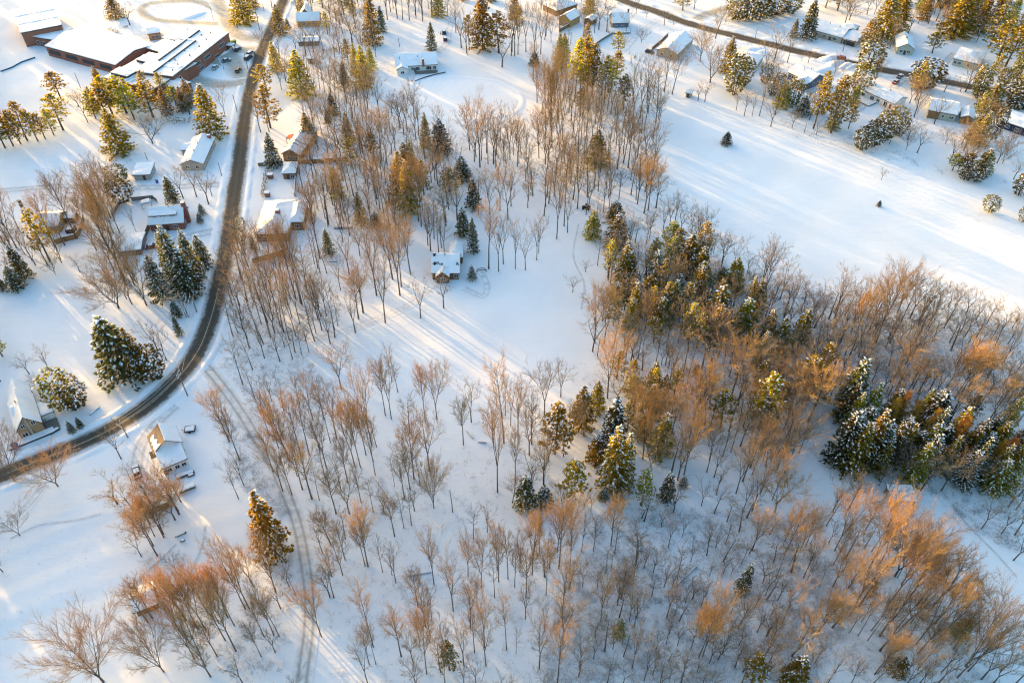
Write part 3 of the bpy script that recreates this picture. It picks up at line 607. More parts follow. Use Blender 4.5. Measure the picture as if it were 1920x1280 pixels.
read_tile(2, 1, "b25,735,400,100 b100,745,490,120 b185,670,390,110 b200,620,380,90 n240,340,80,130 n253,270,30,110 b335,510,90,140 n390,415,-100,120 b415,465,210,110 b490,285,-60,160 n555,330,80,90 b685,310,60,120 n122,225,30,110 n155,190,-20,110 n325,90,-120,110 f600,500,300,140 f770,380,230,160 f780,570,330,200 f830,870,570,170 p720,820,520,120 f790,960,840,140 f910,990,820,140 p1180,600,380,160 f1310,770,490,230 f1410,890,690,190 f1560,850,720,130 f1520,1180,870,240 f1720,1230,970,230 o1100,1000,740,140 f1110,1150,960,180 n640,710,470,90 b718,800,590,140 o990,320,-40,200 o1020,300,0,180 b1080,280,60,190 b1225,370,200,120 b1030,510,320,100 b1130,470,250,120 o1205,1000,730,170 n945,650,530,80 n1510,620,490,70 b1570,720,520,130 b1660,760,530,120 b1760,780,640,100 b1880,850,580,150 b620,1290,950,180 o690,1300,930,170 b455,910,820,110 b550,760,690,80 b940,250,-60,150 o930,220,-20,130 b880,520,390,100 s1060,880,600,150 b1000,780,560,140 b920,780,540,120 o1300,960,880,120 o1390,1220,1130,130 b1270,1180,920,150 b1170,1260,1050,130 p760,1160,940,150 f880,1180,960,120 b1260,480,270,130 b1340,480,320,120 b1180,430,210,110 b1690,930,800,110 b1800,1000,860,120 o1900,1100,900,140 n1430,700,560,60 b990,1140,980,110 b940,1290,1060,120 p1060,1290,1100,140 b1230,850,740,110 s1230,920,780,130")
read_tile(3, 1, "s830,265,225,40 c1650,305,200,115 c1900,380,280,80 c1880,190,40,130 c1560,80,-30,110 c1470,70,-20,100 w10,780,540,140 b140,1030,830,140 b245,1055,880,160 b500,1105,840,170 b740,1110,900,130 w870,1125,770,270 b970,1065,790,170 b1270,1020,860,150 b1350,1020,890,130 o1400,1020,890,120 o630,1300,960,170 o670,1090,940,110 o1090,1250,1010,150 o1640,1150,1000,140 b1830,1180,1060,130 b1480,1080,920,130 b1560,1120,980,120 b60,930,800,130 b0,1100,820,160 b330,1120,950,120 b400,1110,960,110 b1130,1150,890,150 o1880,1260,1120,130 b1750,1200,1050,120 b60,1260,1120,150 b250,1240,1080,130 w370,1330,1130,230 b560,1200,980,130 b780,1240,1050,130 b900,1260,1080,140 b990,1280,1120,130 b1200,1200,1020,140 b1320,1180,1030,130 b1440,1220,1060,140 b1560,1250,1090,140 b850,70,0,70 b1230,1280,1120,130 b1360,1290,1130,130 b1500,1300,1160,130 b1660,1290,1140,130 b1800,1300,1170,130")
read_tile(0, 2, "s950,270,-170,370 f1075,255,-90,190 c1180,280,60,170 b1250,140,-60,130 b1180,60,-110,150 c500,500,250,220 c590,490,300,190 s370,385,310,50 s545,680,600,60 s610,645,570,55 b220,245,130,120 b375,220,70,120 b5,300,110,130 w265,340,280,75 w120,1055,720,240 w435,1085,880,250 b910,880,680,150 n1775,355,20,110 n1820,320,10,120 b1720,750,410,190 b1800,890,580,160 n1895,210,-30,100 n985,1050,950,90 o1030,1200,1040,190 b1220,1250,1000,150 b1580,1160,1090,70 b1490,1260,1180,80 b450,280,200,150 p20,110,-20,130 b1260,1280,1050,150 b1310,1230,1060,120 b1100,1260,1080,120 b1860,700,480,130 b1880,1010,760,120 b1830,1080,850,120 b1790,1180,960,120 b1700,620,400,110 b1900,900,690,110 n1840,610,400,90 n1910,420,200,100")
read_tile(1, 2, "b180,150,-60,130 n275,130,-70,100 n345,105,-80,80 n398,80,-90,80 b640,355,70,170 b430,590,290,150 b510,585,330,120 b605,730,370,170 n660,700,440,90 b970,555,200,130 b1015,580,180,120 n1065,380,160,90 b870,780,260,170 n1155,690,420,130 b1270,600,240,120 o1358,585,230,170 n1455,410,170,110 b1555,775,480,150 b1615,605,330,150 n1860,760,160,170 b1910,635,300,110 n1870,555,300,90 b1812,1130,520,170 b1780,760,520,180 o250,895,540,210 b340,860,450,170 n400,850,460,120 b530,950,600,160 n525,1050,760,100 b420,1180,840,240 b350,1110,820,170 n475,1190,960,90 o745,945,540,180 o785,945,480,160 b825,850,500,130 o880,900,570,160 n895,1000,700,90 n905,790,590,90 b690,1060,780,170 b875,1130,860,110 n1000,1090,840,80 n1040,1085,880,60 b1115,1185,910,140 b1155,1110,800,150 o1185,1030,650,210 n1230,1080,870,110 b1300,970,590,190 w1335,1250,930,190 g1475,1280,1120,40 n660,860,740,60 b790,1210,940,120 n880,1280,1060,90 b960,1280,1140,150 b600,1290,1010,180 b700,1290,1040,180 b1190,1270,1110,130 b100,700,430,110 b170,800,440,120 b60,900,640,110 b130,980,700,130 b200,1120,820,150 b270,1150,870,130 o310,1010,690,150 b590,1190,930,130 b640,1120,860,110 n735,1080,850,80 b780,1080,800,100 n1020,300,60,70 b60,560,320,120 b120,450,260,110 b210,520,340,120 b330,480,290,110 n560,760,420,90 b480,820,560,120 b1830,1000,700,110 b1900,900,700,110 b1880,1200,960,120 o1720,1270,1100,150 b1060,1280,1130,110 b300,350,180,120 b400,330,190,110")
read_tile(2, 2, "b45,710,360,150 b130,855,560,170 b25,1060,700,130 b245,570,220,170 b365,415,200,140 o715,425,20,220 n640,110,-60,100 n945,130,-110,110 n1320,265,-40,110 o1255,590,340,190 o1400,600,230,220 o1650,385,40,280 n1625,670,420,110 n1735,640,340,130 n1780,835,640,120 n1250,875,640,110 o1290,1000,570,210 o1480,890,620,170 b1515,1020,820,140 n1460,980,740,120 n1800,1000,700,120 b1680,1140,830,160 b1800,1270,950,160 b1730,1280,1040,130 b235,1095,760,180 b385,860,640,140 o270,890,730,160 f520,640,345,200 p320,840,460,240 o440,760,520,190 p460,1170,900,240 s100,1240,1010,180 s240,1230,1080,140 s740,830,430,220 f740,1110,650,250 f830,1090,700,180 p910,490,265,180 p1050,440,195,120 p1210,410,200,130 f1110,840,550,190 o1000,760,420,270 o980,880,600,200 p970,1230,970,160 s1150,1190,980,130 s685,1180,1110,80 s820,1185,1140,45 s1280,1090,1010,65 p1560,650,370,190 p1850,650,260,260 o1760,560,300,180 s1380,240,170,65 w1040,940,790,210 b1150,180,-40,140 o1200,260,40,150 b1480,460,230,150 b1420,560,300,130 b1560,440,250,120 b1340,690,470,120 o1320,840,600,140 b1860,1150,860,130 o1880,900,640,160 b1580,860,600,140 b1640,830,560,120 b1530,1150,950,130 b1420,1230,1080,120 b1120,180,30,110 o1080,150,-60,130 b1900,300,120,140 o1860,250,60,150 b1300,380,200,110 o540,1260,1150,110 b590,1270,1160,90 b150,640,400,110 n240,1180,880,90 b330,1290,1120,140 o380,1290,1110,150")
read_tile(3, 2, "p280,400,120,230 o300,600,270,290 o60,310,70,180 w115,870,560,330 o20,890,720,130 s570,540,150,240 s520,900,540,230 f610,960,620,220 f700,930,520,200 s770,920,600,200 f880,900,620,190 l935,640,385,160 l870,660,435,150 l1035,650,445,160 s1200,650,385,230 f1160,870,620,210 s1240,880,640,160 l1330,860,575,210 f1420,860,740,200 f1500,850,590,180 s1620,750,570,130 s1560,900,690,150 l1700,970,735,210 l1650,960,755,170 l1880,990,735,210 s1900,780,640,160 p1760,1130,1000,170 w830,1080,960,140 b1000,1060,860,170 b1150,1110,880,180 b1300,1120,890,180 b1450,1110,900,160 b1600,1090,920,140 b450,310,20,150 b345,150,-40,150 o940,300,60,160 b1000,280,40,140 o1490,375,80,220 o1400,430,110,210 o1300,400,130,180 g1170,330,180,30 o1650,600,330,200 b1760,330,130,150 b1350,620,420,140 o1470,610,370,180 b1640,770,530,170 b850,380,190,160 o900,410,200,150 b600,1265,1050,190 o920,1275,1100,180 o30,1190,890,140 b870,1180,1020,110 o180,560,300,180 p60,560,300,190 o700,330,180,140 b640,280,60,130 b780,300,130,140 b1080,330,150,140 o1030,420,200,150 o1110,450,250,130 b1230,430,180,140 b1550,450,200,150 b1820,560,340,150 o1780,650,430,150 o1880,600,400,150 b1560,290,80,140 b1660,250,60,140 b1850,250,40,140 b230,840,560,120 b1780,860,640,130 p1480,620,420,120 b1860,1260,1080,140 b1880,1160,980,150 b1800,1240,1060,130 b100,470,260,150 b150,700,440,130 b1720,470,260,130 s680,760,500,150 f960,830,600,180 f1060,900,680,170 l1150,760,515,150 b930,980,800,150 b1020,960,790,130")
read_tile(0, 3, "w150,175,30,150 b20,445,360,120 w775,1270,930,420 w1230,1195,870,260 b1110,825,600,200 b1145,795,550,190 b1180,325,30,190 b1205,130,-110,140 b1230,190,-60,150 n1280,235,40,90 b1720,435,210,90 o1545,880,500,190 o1710,790,470,200 o1870,720,290,200 b1840,720,460,180 o1630,1080,880,180 o1770,1040,690,240 b1580,1230,1040,200 o1500,1060,790,200 o1480,870,590,190 o1400,810,490,190 b1830,1300,1110,160 b1150,250,0,160 o1160,180,-60,150 b1060,330,170,130 o1370,920,600,170 o1420,980,700,170 b1460,1100,860,160 b1280,420,300,100 b1330,460,330,90 o1640,830,520,150 b1760,850,520,150 b1690,960,640,150 o1900,560,300,140 b1540,1150,940,140 o1560,760,480,130")
read_tile(1, 3, "f150,310,-140,270 b85,430,190,150 b150,600,290,180 b185,720,550,160 n175,930,640,120 b135,920,670,160 b145,1050,890,140 o490,930,600,180 b650,470,240,150 b670,360,120,130 b555,635,440,170 n585,640,360,120 n735,450,230,80 b820,400,130,130 o840,405,70,230 b950,450,240,110 n1020,470,270,80 b1050,530,300,120 b1130,390,180,120 b1040,180,-70,160 n1165,95,-130,110 n1110,120,-90,90 n1630,200,0,110 b1735,150,-30,110 b1335,540,210,150 b1275,860,570,190 b1215,710,470,140 n1320,830,610,100 b1480,740,410,160 b1590,480,220,130 o1690,570,250,160 n1660,720,480,90 b1610,870,560,170 b1715,1010,640,150 n1880,1030,650,120 b1820,520,250,140 n1890,500,200,110 b1810,430,130,140 b1560,1150,870,150 o1280,1210,850,190 b1090,1080,790,190 n880,1010,580,130 b850,1140,900,130 n900,1140,860,90 b760,1290,980,170 b840,1290,1000,150 o1050,1280,1040,170 b1180,1130,920,130 p1450,1180,990,160 b1385,1200,980,140 b1500,1200,1020,110 o1200,1290,1120,170 b1725,1150,830,160 n1760,1220,1080,60 b1310,930,700,110 b1420,1290,1080,130 b1560,1290,1150,110 b1650,1290,1130,120 b60,780,520,130 b30,640,420,120 o110,300,100,110 b250,560,400,110 n300,620,440,90 b240,800,620,120 b60,930,700,130 b40,1080,860,120 b500,310,120,130 o560,190,-20,130 n670,200,0,110 o740,140,-80,130 b440,260,80,110 b1640,1050,780,130 n1790,640,420,100 b1430,1100,850,120 b1230,1000,760,120 o320,450,250,110 b570,480,300,110 b420,440,280,100")
read_tile(2, 3, "b150,470,60,150 n205,310,20,100 n255,620,240,110 b350,420,-10,180 o340,300,-20,160 o440,250,-60,150 b430,460,130,120 b105,640,330,170 b375,790,410,210 o520,300,80,120 b610,290,60,130 o740,250,-30,180 n770,310,120,110 n700,460,290,80 n740,440,290,80 b665,825,510,150 n855,600,470,80 b880,815,590,130 b915,860,660,120 b1160,790,560,150 b1170,265,30,110 b1275,185,60,80 n1240,500,280,100 b1140,560,380,130 o1400,1085,750,200 o1430,1080,780,180 o1340,1030,780,130 n1155,990,760,90 f800,920,800,100 n825,1000,880,60 s1720,600,390,120 b1640,470,380,80 b1480,1130,960,130 p1790,1290,1090,190 o1720,1290,1110,180 o1860,1290,1100,150 b205,1170,830,180 b380,1000,670,200 b340,1290,930,200 b240,900,680,100 b510,1170,940,120 n590,1190,1070,70 b900,1170,880,130 b990,1260,1010,150 n1780,310,130,110 o1800,290,40,150 n1720,390,230,70 b1600,240,80,110 b1470,230,100,110 b60,450,170,120 n30,1060,880,60 b1510,870,600,140 o1560,820,640,110 b1480,480,380,70 o1880,1120,930,160 b1840,900,720,110 b1900,620,420,120 b20,560,300,120 b100,800,560,130 b460,700,520,110 b530,560,390,110 b1060,450,300,110 b990,420,290,100 b1420,700,520,120 b1300,680,520,110 b1240,1000,840,120 b1080,1030,880,110 b1640,760,610,100 b1740,790,640,110 b1820,720,560,110 b640,560,420,100 b920,420,300,100 b1340,370,240,100 o160,350,60,150 b610,1100,940,110 b710,700,560,90 b790,700,550,100 b1600,1000,830,120 b1700,1000,840,120 b1270,1240,1070,120 b1180,1250,1090,110")
read_tile(3, 3, "b125,220,-40,130 o120,320,30,200 b240,290,50,150 o280,260,20,140 n315,240,130,80 b265,490,220,150 b270,550,350,90 b490,395,140,120 o500,290,-70,180 b455,230,90,110 b720,155,-60,170 n645,230,70,70 n725,260,60,100 n775,295,80,110 o745,440,0,220 b820,410,80,160 w950,480,60,330 o970,490,230,140 o900,700,210,200 b625,755,310,230 n675,715,380,150 b490,750,380,160 b1000,540,380,130 b930,815,480,170 n940,910,560,130 b1115,700,430,180 b1150,700,500,150 b1210,740,390,230 n1070,830,560,110 n775,885,600,100 n745,960,680,90 n675,925,640,90 b1110,990,560,150 b1225,950,600,140 b1300,930,630,180 w1480,1150,740,320 b1500,1190,900,170 o940,980,870,170 b800,1215,990,170 o820,1210,960,130 b1010,1230,1020,130 f960,1190,1090,150 f1420,920,800,140 b1120,1180,940,110 n330,950,640,90 b105,830,540,130 f170,1290,1090,200 b420,800,640,80 n380,560,390,60 n455,725,560,60 b1420,1240,1020,170 b1600,1250,1060,190 b1300,1200,960,150 b1850,170,-60,180 b1600,125,-60,150 b1840,360,180,170 b1750,160,-10,130 b560,450,300,110 o620,1290,1140,150 o780,1290,1130,150 b1280,1280,1090,150 b1740,1200,1000,150 b1680,1290,1120,170 b1850,1290,1080,160 b1130,1290,1110,140 b560,640,440,100 b610,900,700,90 b350,1130,960,120 b260,1240,1080,120 n160,400,230,80 n60,490,310,80 b30,960,760,110 o40,900,790,110 b440,1290,1080,130 b700,820,620,90 n1010,1010,760,90 b1250,840,540,120 n1370,990,720,100 b850,780,600,100")

# ------------------------------------------------------------------ plant the trees
def in_poly(px, py, poly):
    c = False; n = len(poly)
    for k in range(n):
        (x1, y1), (x2, y2) = poly[k], poly[(k + 1) % n]
        if (y1 > py) != (y2 > py) and px < (x2 - x1) * (py - y1) / (y2 - y1) + x1: c = not c
    return c
PLANTED = []        # (object, kind, base px, base py, height, width)
def plant(kind, x, y, h, w, px, py):
    tm, cm, (ph, pw) = PROTO[kind][rng.randrange(len(PROTO[kind]))]
    o = thing(NAME[kind][0], '-', NAME[kind][1].split()[-1] if kind != 'cedar' else 'tree', (x, y, gz(x, y)), rng.uniform(0, 6.28))
    sx = min(max(w / pw, 0.35 * h / ph), 2.4 * h / ph); o.scale = (sx, sx, h / ph)
    link('trunk', tm, o); link('crown', cm, o)
    PLANTED.append((o, kind, px, py, h, w)); return o
BARE = ('vase', 'slim', 'broad', 'dense')
def shown_size(t):
    c = PR(t[1], t[2], 5)[2]; return t[3] * (t[4] + 3) / c ** 2 * (1.0 if t[6] < 1270 and 0 < t[5] < 1920 else 0.4)
# ---- the rest of the woods, between the trees read one by one
KEEP_OFF = [(770, 118, 60), (838, 500, 45), (516, 410, 55), (545, 262, 35), (540, 320, 25), (360, 285, 40), (265, 318, 30), (310, 405, 50), (240, 458, 40), (88, 412, 45), (45, 770, 60), (312, 835, 60), (1694, 945, 70), (1080, 30, 25), (1165, 35, 35), (1270, 80, 35), (1395, 105, 35), (1498, 138, 40), (1560, 55, 50), (1700, 82, 35), (1812, 105, 40), (1770, 200, 50), (1900, 222, 40), (1646, 170, 45), (578, 38, 35), (578, 78, 28), (530, 350, 30)]
def fill(poly, n, kinds, h0, h1, w0, w1, gap=10):
    x0, x1 = min(p[0] for p in poly), max(p[0] for p in poly); y0, y1 = min(p[1] for p in poly), max(p[1] for p in poly); k = tries = 0
    while k < n and tries < 60 * n:
        tries += 1; px, py = rng.uniform(x0, x1), rng.uniform(y0, y1)
        if not in_poly(px, py, poly) or any(abs(px - a) < c and -0.5 * c < py - b < 0.6 * c + 35 for a, b, c in KEEP_OFF): continue
        if any(abs(px - a[5]) < gap and abs(py - a[6]) < gap * 0.5 for a in TREES): continue
        x, y, z = GP(px, py); k += 1; TREES.append((rng.choice(kinds), x, y, rng.uniform(h0, h1), rng.uniform(w0, w1), px, py))
V_, S__, D_ = 'vase', 'slim', 'dense'
for a in (
    ([(440, 430), (560, 480), (650, 520), (640, 640), (520, 680), (430, 650)], 50, (V_, S__, S__, D_), 10, 17, 4.5, 7),
    ([(570, 210), (800, 220), (860, 330), (840, 480), (700, 470), (580, 440)], 95, (V_, V_, S__, D_), 11, 18, 5, 8),
    ([(1000, 150), (1240, 170), (1230, 360), (1100, 410), (1010, 300)], 85, (V_, D_, S__), 11, 18, 5, 8),
    ([(860, 250), (1090, 260), (1080, 400), (900, 390)], 36, (V_, S__, D_), 11, 17, 5, 8),
    ([(450, 720), (600, 745), (840, 770), (850, 820), (760, 960), (570, 960), (490, 820)], 0, (V_, V_, S__, D_), 11, 18, 5, 8),
    ([(880, 730), (1010, 750), (1040, 900), (960, 940), (880, 840)], 4, (V_, S__), 10, 16, 5, 8),
    ([(1120, 420), (1300, 450), (1480, 570), (1900, 610), (1920, 800), (1560, 790), (1300, 730), (1110, 680)], 190, (V_, V_, D_, S__), 9, 16, 5, 8),
    ([(570, 930), (1000, 910), (1110, 960), (1010, 1300), (620, 1300)], 6, (V_, S__, V_, D_), 9, 16, 4.5, 8),
    ([(1100, 950), (1450, 960), (1480, 1290), (1010, 1300)], 70, (V_, S__), 5, 12, 3, 6),
    ([(1450, 960), (1700, 960), (1850, 1150), (1890, 1300), (1480, 1300)], 24, (V_, S__, D_), 9, 16, 4.5, 8),
    ([(340, 1110), (550, 1060), (530, 1260), (430, 1290)], 0, (V_, D_, V_), 11, 17, 5, 8),
    ([(690, -30), (870, -30), (850, 36), (720, 38)], 34, (V_, S__, D_), 11, 17, 5, 8),
    ([(1130, 750), (1500, 750), (1480, 900), (1260, 920)], 30, (V_, S__, D_), 10, 17, 5, 8),
    ([(1280, 100), (1500, 200), (1700, 290), (1910, 340), (1910, 240), (1600, 130)], 34, (V_, D_, 'broad'), 6, 11, 5, 8),
    ([(1440, -20), (1920, -20), (1920, 120), (1600, 50)], 34, (V_, D_, D_), 9, 16, 5, 8),
    ([(980, -20), (1150, 0), (1180, 60), (1050, 90), (990, 60)], 20, (V_, D_), 9, 15, 5, 8),
    ([(155, 330), (240, 360), (280, 520), (210, 540), (150, 420)], 16, (V_, D_), 9, 15, 5, 8),
    ([(540, -20), (700, -20), (700, 110), (560, 110)], 26, (V_, S__, D_), 10, 16, 5, 8),
    ([(500, 150), (560, 130), (720, 130), (690, 230), (600, 220)], 26, (V_, D_, S__), 10, 16, 5, 8),
    ([(0, 420), (110, 380), (120, 500), (20, 520)], 12, (V_, D_), 9, 15, 5, 8),
    ([(200, 920), (350, 930), (330, 1040), (250, 1030)], 14, (V_, D_), 8, 13, 5, 8)): fill(*a)
for a in (
    ([(1540, 760), (1920, 790), (1920, 930), (1620, 900)], 26, ('fir', 'spruce', 'fir', 'fir', 'fir'), 12, 16, 5, 8, 14),
    ([(1120, 430), (1300, 450), (1420, 590), (1380, 660), (1180, 640)], 24, ('fir', 'pine', 'fir', 'pine'), 11, 17, 5, 8, 14),
    ([(1100, 680), (1240, 700), (1260, 880), (1110, 890)], 9, ('fir', 'fir', 'pine'), 9, 15, 5, 8, 14),
    ([(1420, 640), (1560, 650), (1540, 780), (1420, 760)], 8, ('pine', 'fir'), 11, 16, 6, 8, 16),
    ([(1600, -20), (1920, -20), (1920, 110), (1700, 60)], 24, ('fir', 'pine', 'fir'), 14, 21, 6, 9, 14),
    ([(1700, 180), (1920, 120), (1920, 260), (1800, 300)], 13, ('fir', 'pine', 'cedar'), 9, 15, 5, 8, 16),
    ([(1380, 130), (1600, 190), (1700, 260), (1500, 240)], 11, ('fir', 'cedar', 'pine'), 8, 13, 5, 7, 16),
    ([(150, 180), (340, 170), (370, 215), (180, 215)], 9, ('pine', 'fir'), 10, 14, 6, 8, 14),
    ([(1040, 80), (1160, 100), (1180, 210), (1060, 220)], 9, ('pine', 'fir', 'pine'), 12, 17, 6, 8, 14),
    ([(860, -20), (960, -20), (990, 70), (880, 100)], 7, ('fir', 'pine'), 13, 19, 6, 8, 14),
    ([(560, 20), (720, 10), (700, 200), (560, 190)], 7, ('fir', 'pine', 'spruce'), 10, 16, 5, 7, 14),
    ([(640, 240), (800, 250), (800, 370), (660, 380)], 6, ('fir', 'pine'), 12, 17, 5, 7, 14)): fill(*a)
bares = sorted((t for t in TREES if t[0] in BARE), key=shown_size, reverse=True)
for t in TREES:
    if t[0] not in BARE: plant(*t)
for t in bares[:300]: plant(*t)
lane_px = [(LANE[k][0] + (LANE[k + 1][0] - LANE[k][0]) * f / 4, LANE[k][1] + (LANE[k + 1][1] - LANE[k][1]) * f / 4) for k in range(len(LANE) - 1) for f in range(4)]
rest = [t for t in bares[300:] if not (t[6] > 690 and t[5] < 1120 and rng.random() < 0.34) and not any(abs(t[5] - a) < 16 and abs(t[6] - b) < 14 for a, b in lane_px)]
for k in range(34):
    px, py = rng.uniform(560, 1900), rng.uniform(1296, 1400); x, y, z = GP(px, py); rest.append((rng.choice(('vase', 'slim', 'vase', 'dense')), x, y, rng.uniform(7, 14), rng.uniform(3.5, 6), px, py))
def merged(name, items, lib, mats):
    Vs, Fs, Ms, o = [], [], [], 0
    for kind, x, y, h, w in items:
        v, f, mi, ph, pw = lib[kind][rng.randrange(len(lib[kind]))]
        a = rng.uniform(0, 6.28); sx = min(max(w / pw, 0.35 * h / ph), 2.4 * h / ph); ca, sa = math.cos(a) * sx, math.sin(a) * sx
        q = np.empty_like(v); q[:, 0] = v[:, 0] * ca - v[:, 1] * sa + x; q[:, 1] = v[:, 0] * sa + v[:, 1] * ca + y; q[:, 2] = v[:, 2] * h / ph + gz(x, y)
        Vs.append(q); Fs.append(f + o); Ms.append(mi); o += len(v)
    return link(name, np_mesh(name, np.concatenate(Vs), np.concatenate(Fs), mats, np.concatenate(Ms)))
def arrays(parts, dims):
    Vs, Fs, Ms, o = [], [], [], 0
    for me, shift in parts:
        n = len(me.vertices); v = np.empty(n * 3, np.float32); me.vertices.foreach_get('co', v)
        me.calc_loop_triangles(); k = len(me.loop_triangles); f = np.empty(k * 3, np.int32); me.loop_triangles.foreach_get('vertices', f); mi = np.empty(k, np.int32); me.loop_triangles.foreach_get('material_index', mi)
        Vs.append(v.reshape(-1, 3)); Fs.append(f.reshape(-1, 3) + o); Ms.append(mi + shift); o += n
    return np.concatenate(Vs), np.concatenate(Fs), np.concatenate(Ms), *dims
LIGHT = {}
for form, dims in (('vase', (15.0, 7.2)), ('slim', (15.0, 5.0)), ('broad', (15.0, 12.5)), ('dense', (15.0, 7.0))):
    LIGHT[form] = []
    for k in range(3):
        t, c = bare(1000 + 10 * len(LIGHT) + k, form, 15.0, True)
        LIGHT[form].append(arrays([(t.mesh('t', ['bark']), 0), (c.mesh('c', ['twig']), 1 if form != 'dense' else 2)], dims))
wood = merged('bare_woodland', [t[:5] for t in rest], LIGHT, ['bark', 'twig', 'twig_red'])
tag(wood, 'slender leafless trees filling the woods between the larger ones', kind='stuff')

# undergrowth: thin saplings and brush poking through the snow, too many to count
def brush(name, label, areas, mat='shrub'):
    Vs = []; Fs = []
    for poly, n, hmax, tw in areas:
        x0, x1 = min(p[0] for p in poly), max(p[0] for p in poly); y0, y1 = min(p[1] for p in poly), max(p[1] for p in poly); k = 0
        while k < n:
            px, py = rng.uniform(x0, x1), rng.uniform(y0, y1)
            if not in_poly(px, py, poly): continue
            k += 1; x, y, z = GP(px, py); hs_ = hmax * rng.uniform(0.25, 1.0) ** 1.4; T = max(4, int(tw * rng.uniform(0.5, 1.3)))
            az = nr.uniform(0, 6.28, T); el = nr.uniform(0.15, 1.35, T); L = hs_ * nr.uniform(0.5, 1.15, T)
            d = np.stack([np.cos(az) * np.cos(el), np.sin(az) * np.cos(el), np.sin(el)], 1)
            b = np.array([x, y, z]) + nr.normal(0, 0.12 + 0.18 * hs_, (T, 3)) * [1, 1, 0]; st = nr.random(T) < 0.6
            b[st] += (d[st] * (L[st] * nr.uniform(0.2, 0.7, st.sum()))[:, None]) * 0.8
            e = b + d * L[:, None]; u = np.cross(d, [0.3, 0.2, 0.9]); u /= np.linalg.norm(u, axis=1)[:, None] + 1e-6; w = np.cross(d, u); r = 0.017 + 0.007 * hs_
            q = np.stack([b + u * r, b + (-0.5 * u + 0.87 * w) * r, b + (-0.5 * u - 0.87 * w) * r, e], 1); Vs.append(q.reshape(-1, 3))
    V = np.concatenate(Vs); i = np.arange(len(V) // 4)[:, None] * 4
    F = np.concatenate([i + [0, 1, 3], i + [1, 2, 3], i + [2, 0, 3]])
    return tag(link(name, np_mesh(name, V, F, [mat])), label, kind='stuff')
brush('undergrowth', 'thin brush and saplings poking through the snow under the trees', [
    ([(1130, 950), (1450, 960), (1620, 1130), (1520, 1290), (1000, 1290), (1060, 1080)], 2600, 2.6, 13),
    ([(560, 860), (1000, 830), (1120, 960), (1010, 1290), (630, 1290), (600, 1060)], 700, 2.0, 10),
    ([(1280, 470), (1500, 540), (1920, 600), (1920, 780), (1560, 740), (1300, 620)], 2300, 2.8, 13),
    ([(1450, 980), (1700, 950), (1830, 1130), (1880, 1290), (1500, 1290)], 800, 2.0, 11),
    ([(1080, 560), (1280, 430), (1330, 640), (1180, 700)], 300, 2.2, 11),
    ([(400, 640), (560, 660), (620, 720), (600, 860), (500, 830), (440, 740)], 420, 2.2, 11),
    ([(410, 780), (470, 800), (540, 960), (520, 990), (440, 900)], 260, 2.2, 11),
    ([(440, 470), (640, 470), (620, 640), (430, 650)], 330, 1.8, 10),
    ([(560, 250), (800, 240), (860, 420), (600, 420)], 330, 1.8, 10),
    ([(1000, 180), (1240, 190), (1220, 380), (1080, 330)], 380, 2.2, 11),
    ([(680, 0), (850, 0), (850, 35), (720, 38)], 120, 2.2, 10),
    ([(240, 1030), (345, 1040), (340, 1090), (280, 1080)], 110, 1.6, 10),
    ([(380, 1100), (550, 1040), (540, 1250), (430, 1290), (390, 1230)], 260, 1.8, 10),
    ([(1400, 215), (1560, 240), (1700, 290), (1790, 320), (1900, 330), (1880, 350), (1700, 310), (1500, 260)], 130, 2.2, 11),
    ([(1060, 680), (1450, 700), (1500, 860), (1100, 800)], 260, 1.8, 10),
    ([(190, 290), (250, 300), (240, 340), (170, 420), (150, 400)], 60, 1.8, 10),
    ([(1430, 890), (1490, 880), (1530, 905), (1500, 915)], 30, 1.6, 10),
    ([(1720, 890), (1900, 900), (1920, 1040), (1800, 990)], 260, 2.6, 13),
    ([(0, 970), (300, 960), (260, 1100), (0, 1230)], 46, 0.9, 6),
    ([(1500, 300), (1700, 330), (1900, 420), (1880, 450)], 14, 0.7, 6),
    ([(500, 160), (560, 100), (720, 120), (690, 180), (560, 200)], 120, 1.6, 10),
])
# unseen woods added outside the frame to shade the ground inside it
def coarse_spruce(seed):
    r = random.Random(seed); t = MB(); c = MB(); H = 15.0
    t.tube([(0, 0, -.3), (0, 0, H * .98)], [0.2, 0.03], 4); z = 0.9; az = 0
    while z < H * 0.98:
        Lr = 2.8 * (1 - z / H) ** 0.8 + 0.2
        for k in range(6):
            az += 2.4; d = Vector((math.cos(az), math.sin(az), -0.1))
            for f in (0.35, 0.8): tuft(c, r, d * Lr * f + Vector((0, 0, z)), d.normalized(), 3, 1.3, 60)
        z += 1.0
    return arrays([(t.mesh('t', ['bark_conifer']), 3), (c.mesh('c', ['spruce']), 4)], (15.0, 5.8))
LIGHT['spruce'] = [coarse_spruce(k) for k in (1, 2, 3)]
far = []
for k in range(1100):
    y = rng.uniform(60, 640); edge = -106 - 0.463 * (y - 69)
    x = edge - 10 - rng.uniform(0, 1) ** 1.3 * 150 if y < 440 else rng.uniform(-420, 330)
    if y < 460 and x > edge - 8: continue
    if 440 <= y < 470 and x > -290: continue
    far.append((rng.choice(('spruce', 'spruce', 'spruce', 'dense', 'vase')), x, y, rng.uniform(10, 17), rng.uniform(4.5, 7.5)))
for k in range(160):
    y = rng.uniform(90, 420); edge = 118 + 0.463 * (y - 69)
    far.append((rng.choice(('spruce', 'vase', 'dense', 'slim')), edge + rng.uniform(0, 120), y, rng.uniform(9, 17), rng.uniform(4, 7)))
for k in range(120):
    far.append((rng.choice(('vase', 'dense', 'slim')), rng.uniform(-50, 110), rng.uniform(10, 56), rng.uniform(8, 15), rng.uniform(4, 6)))
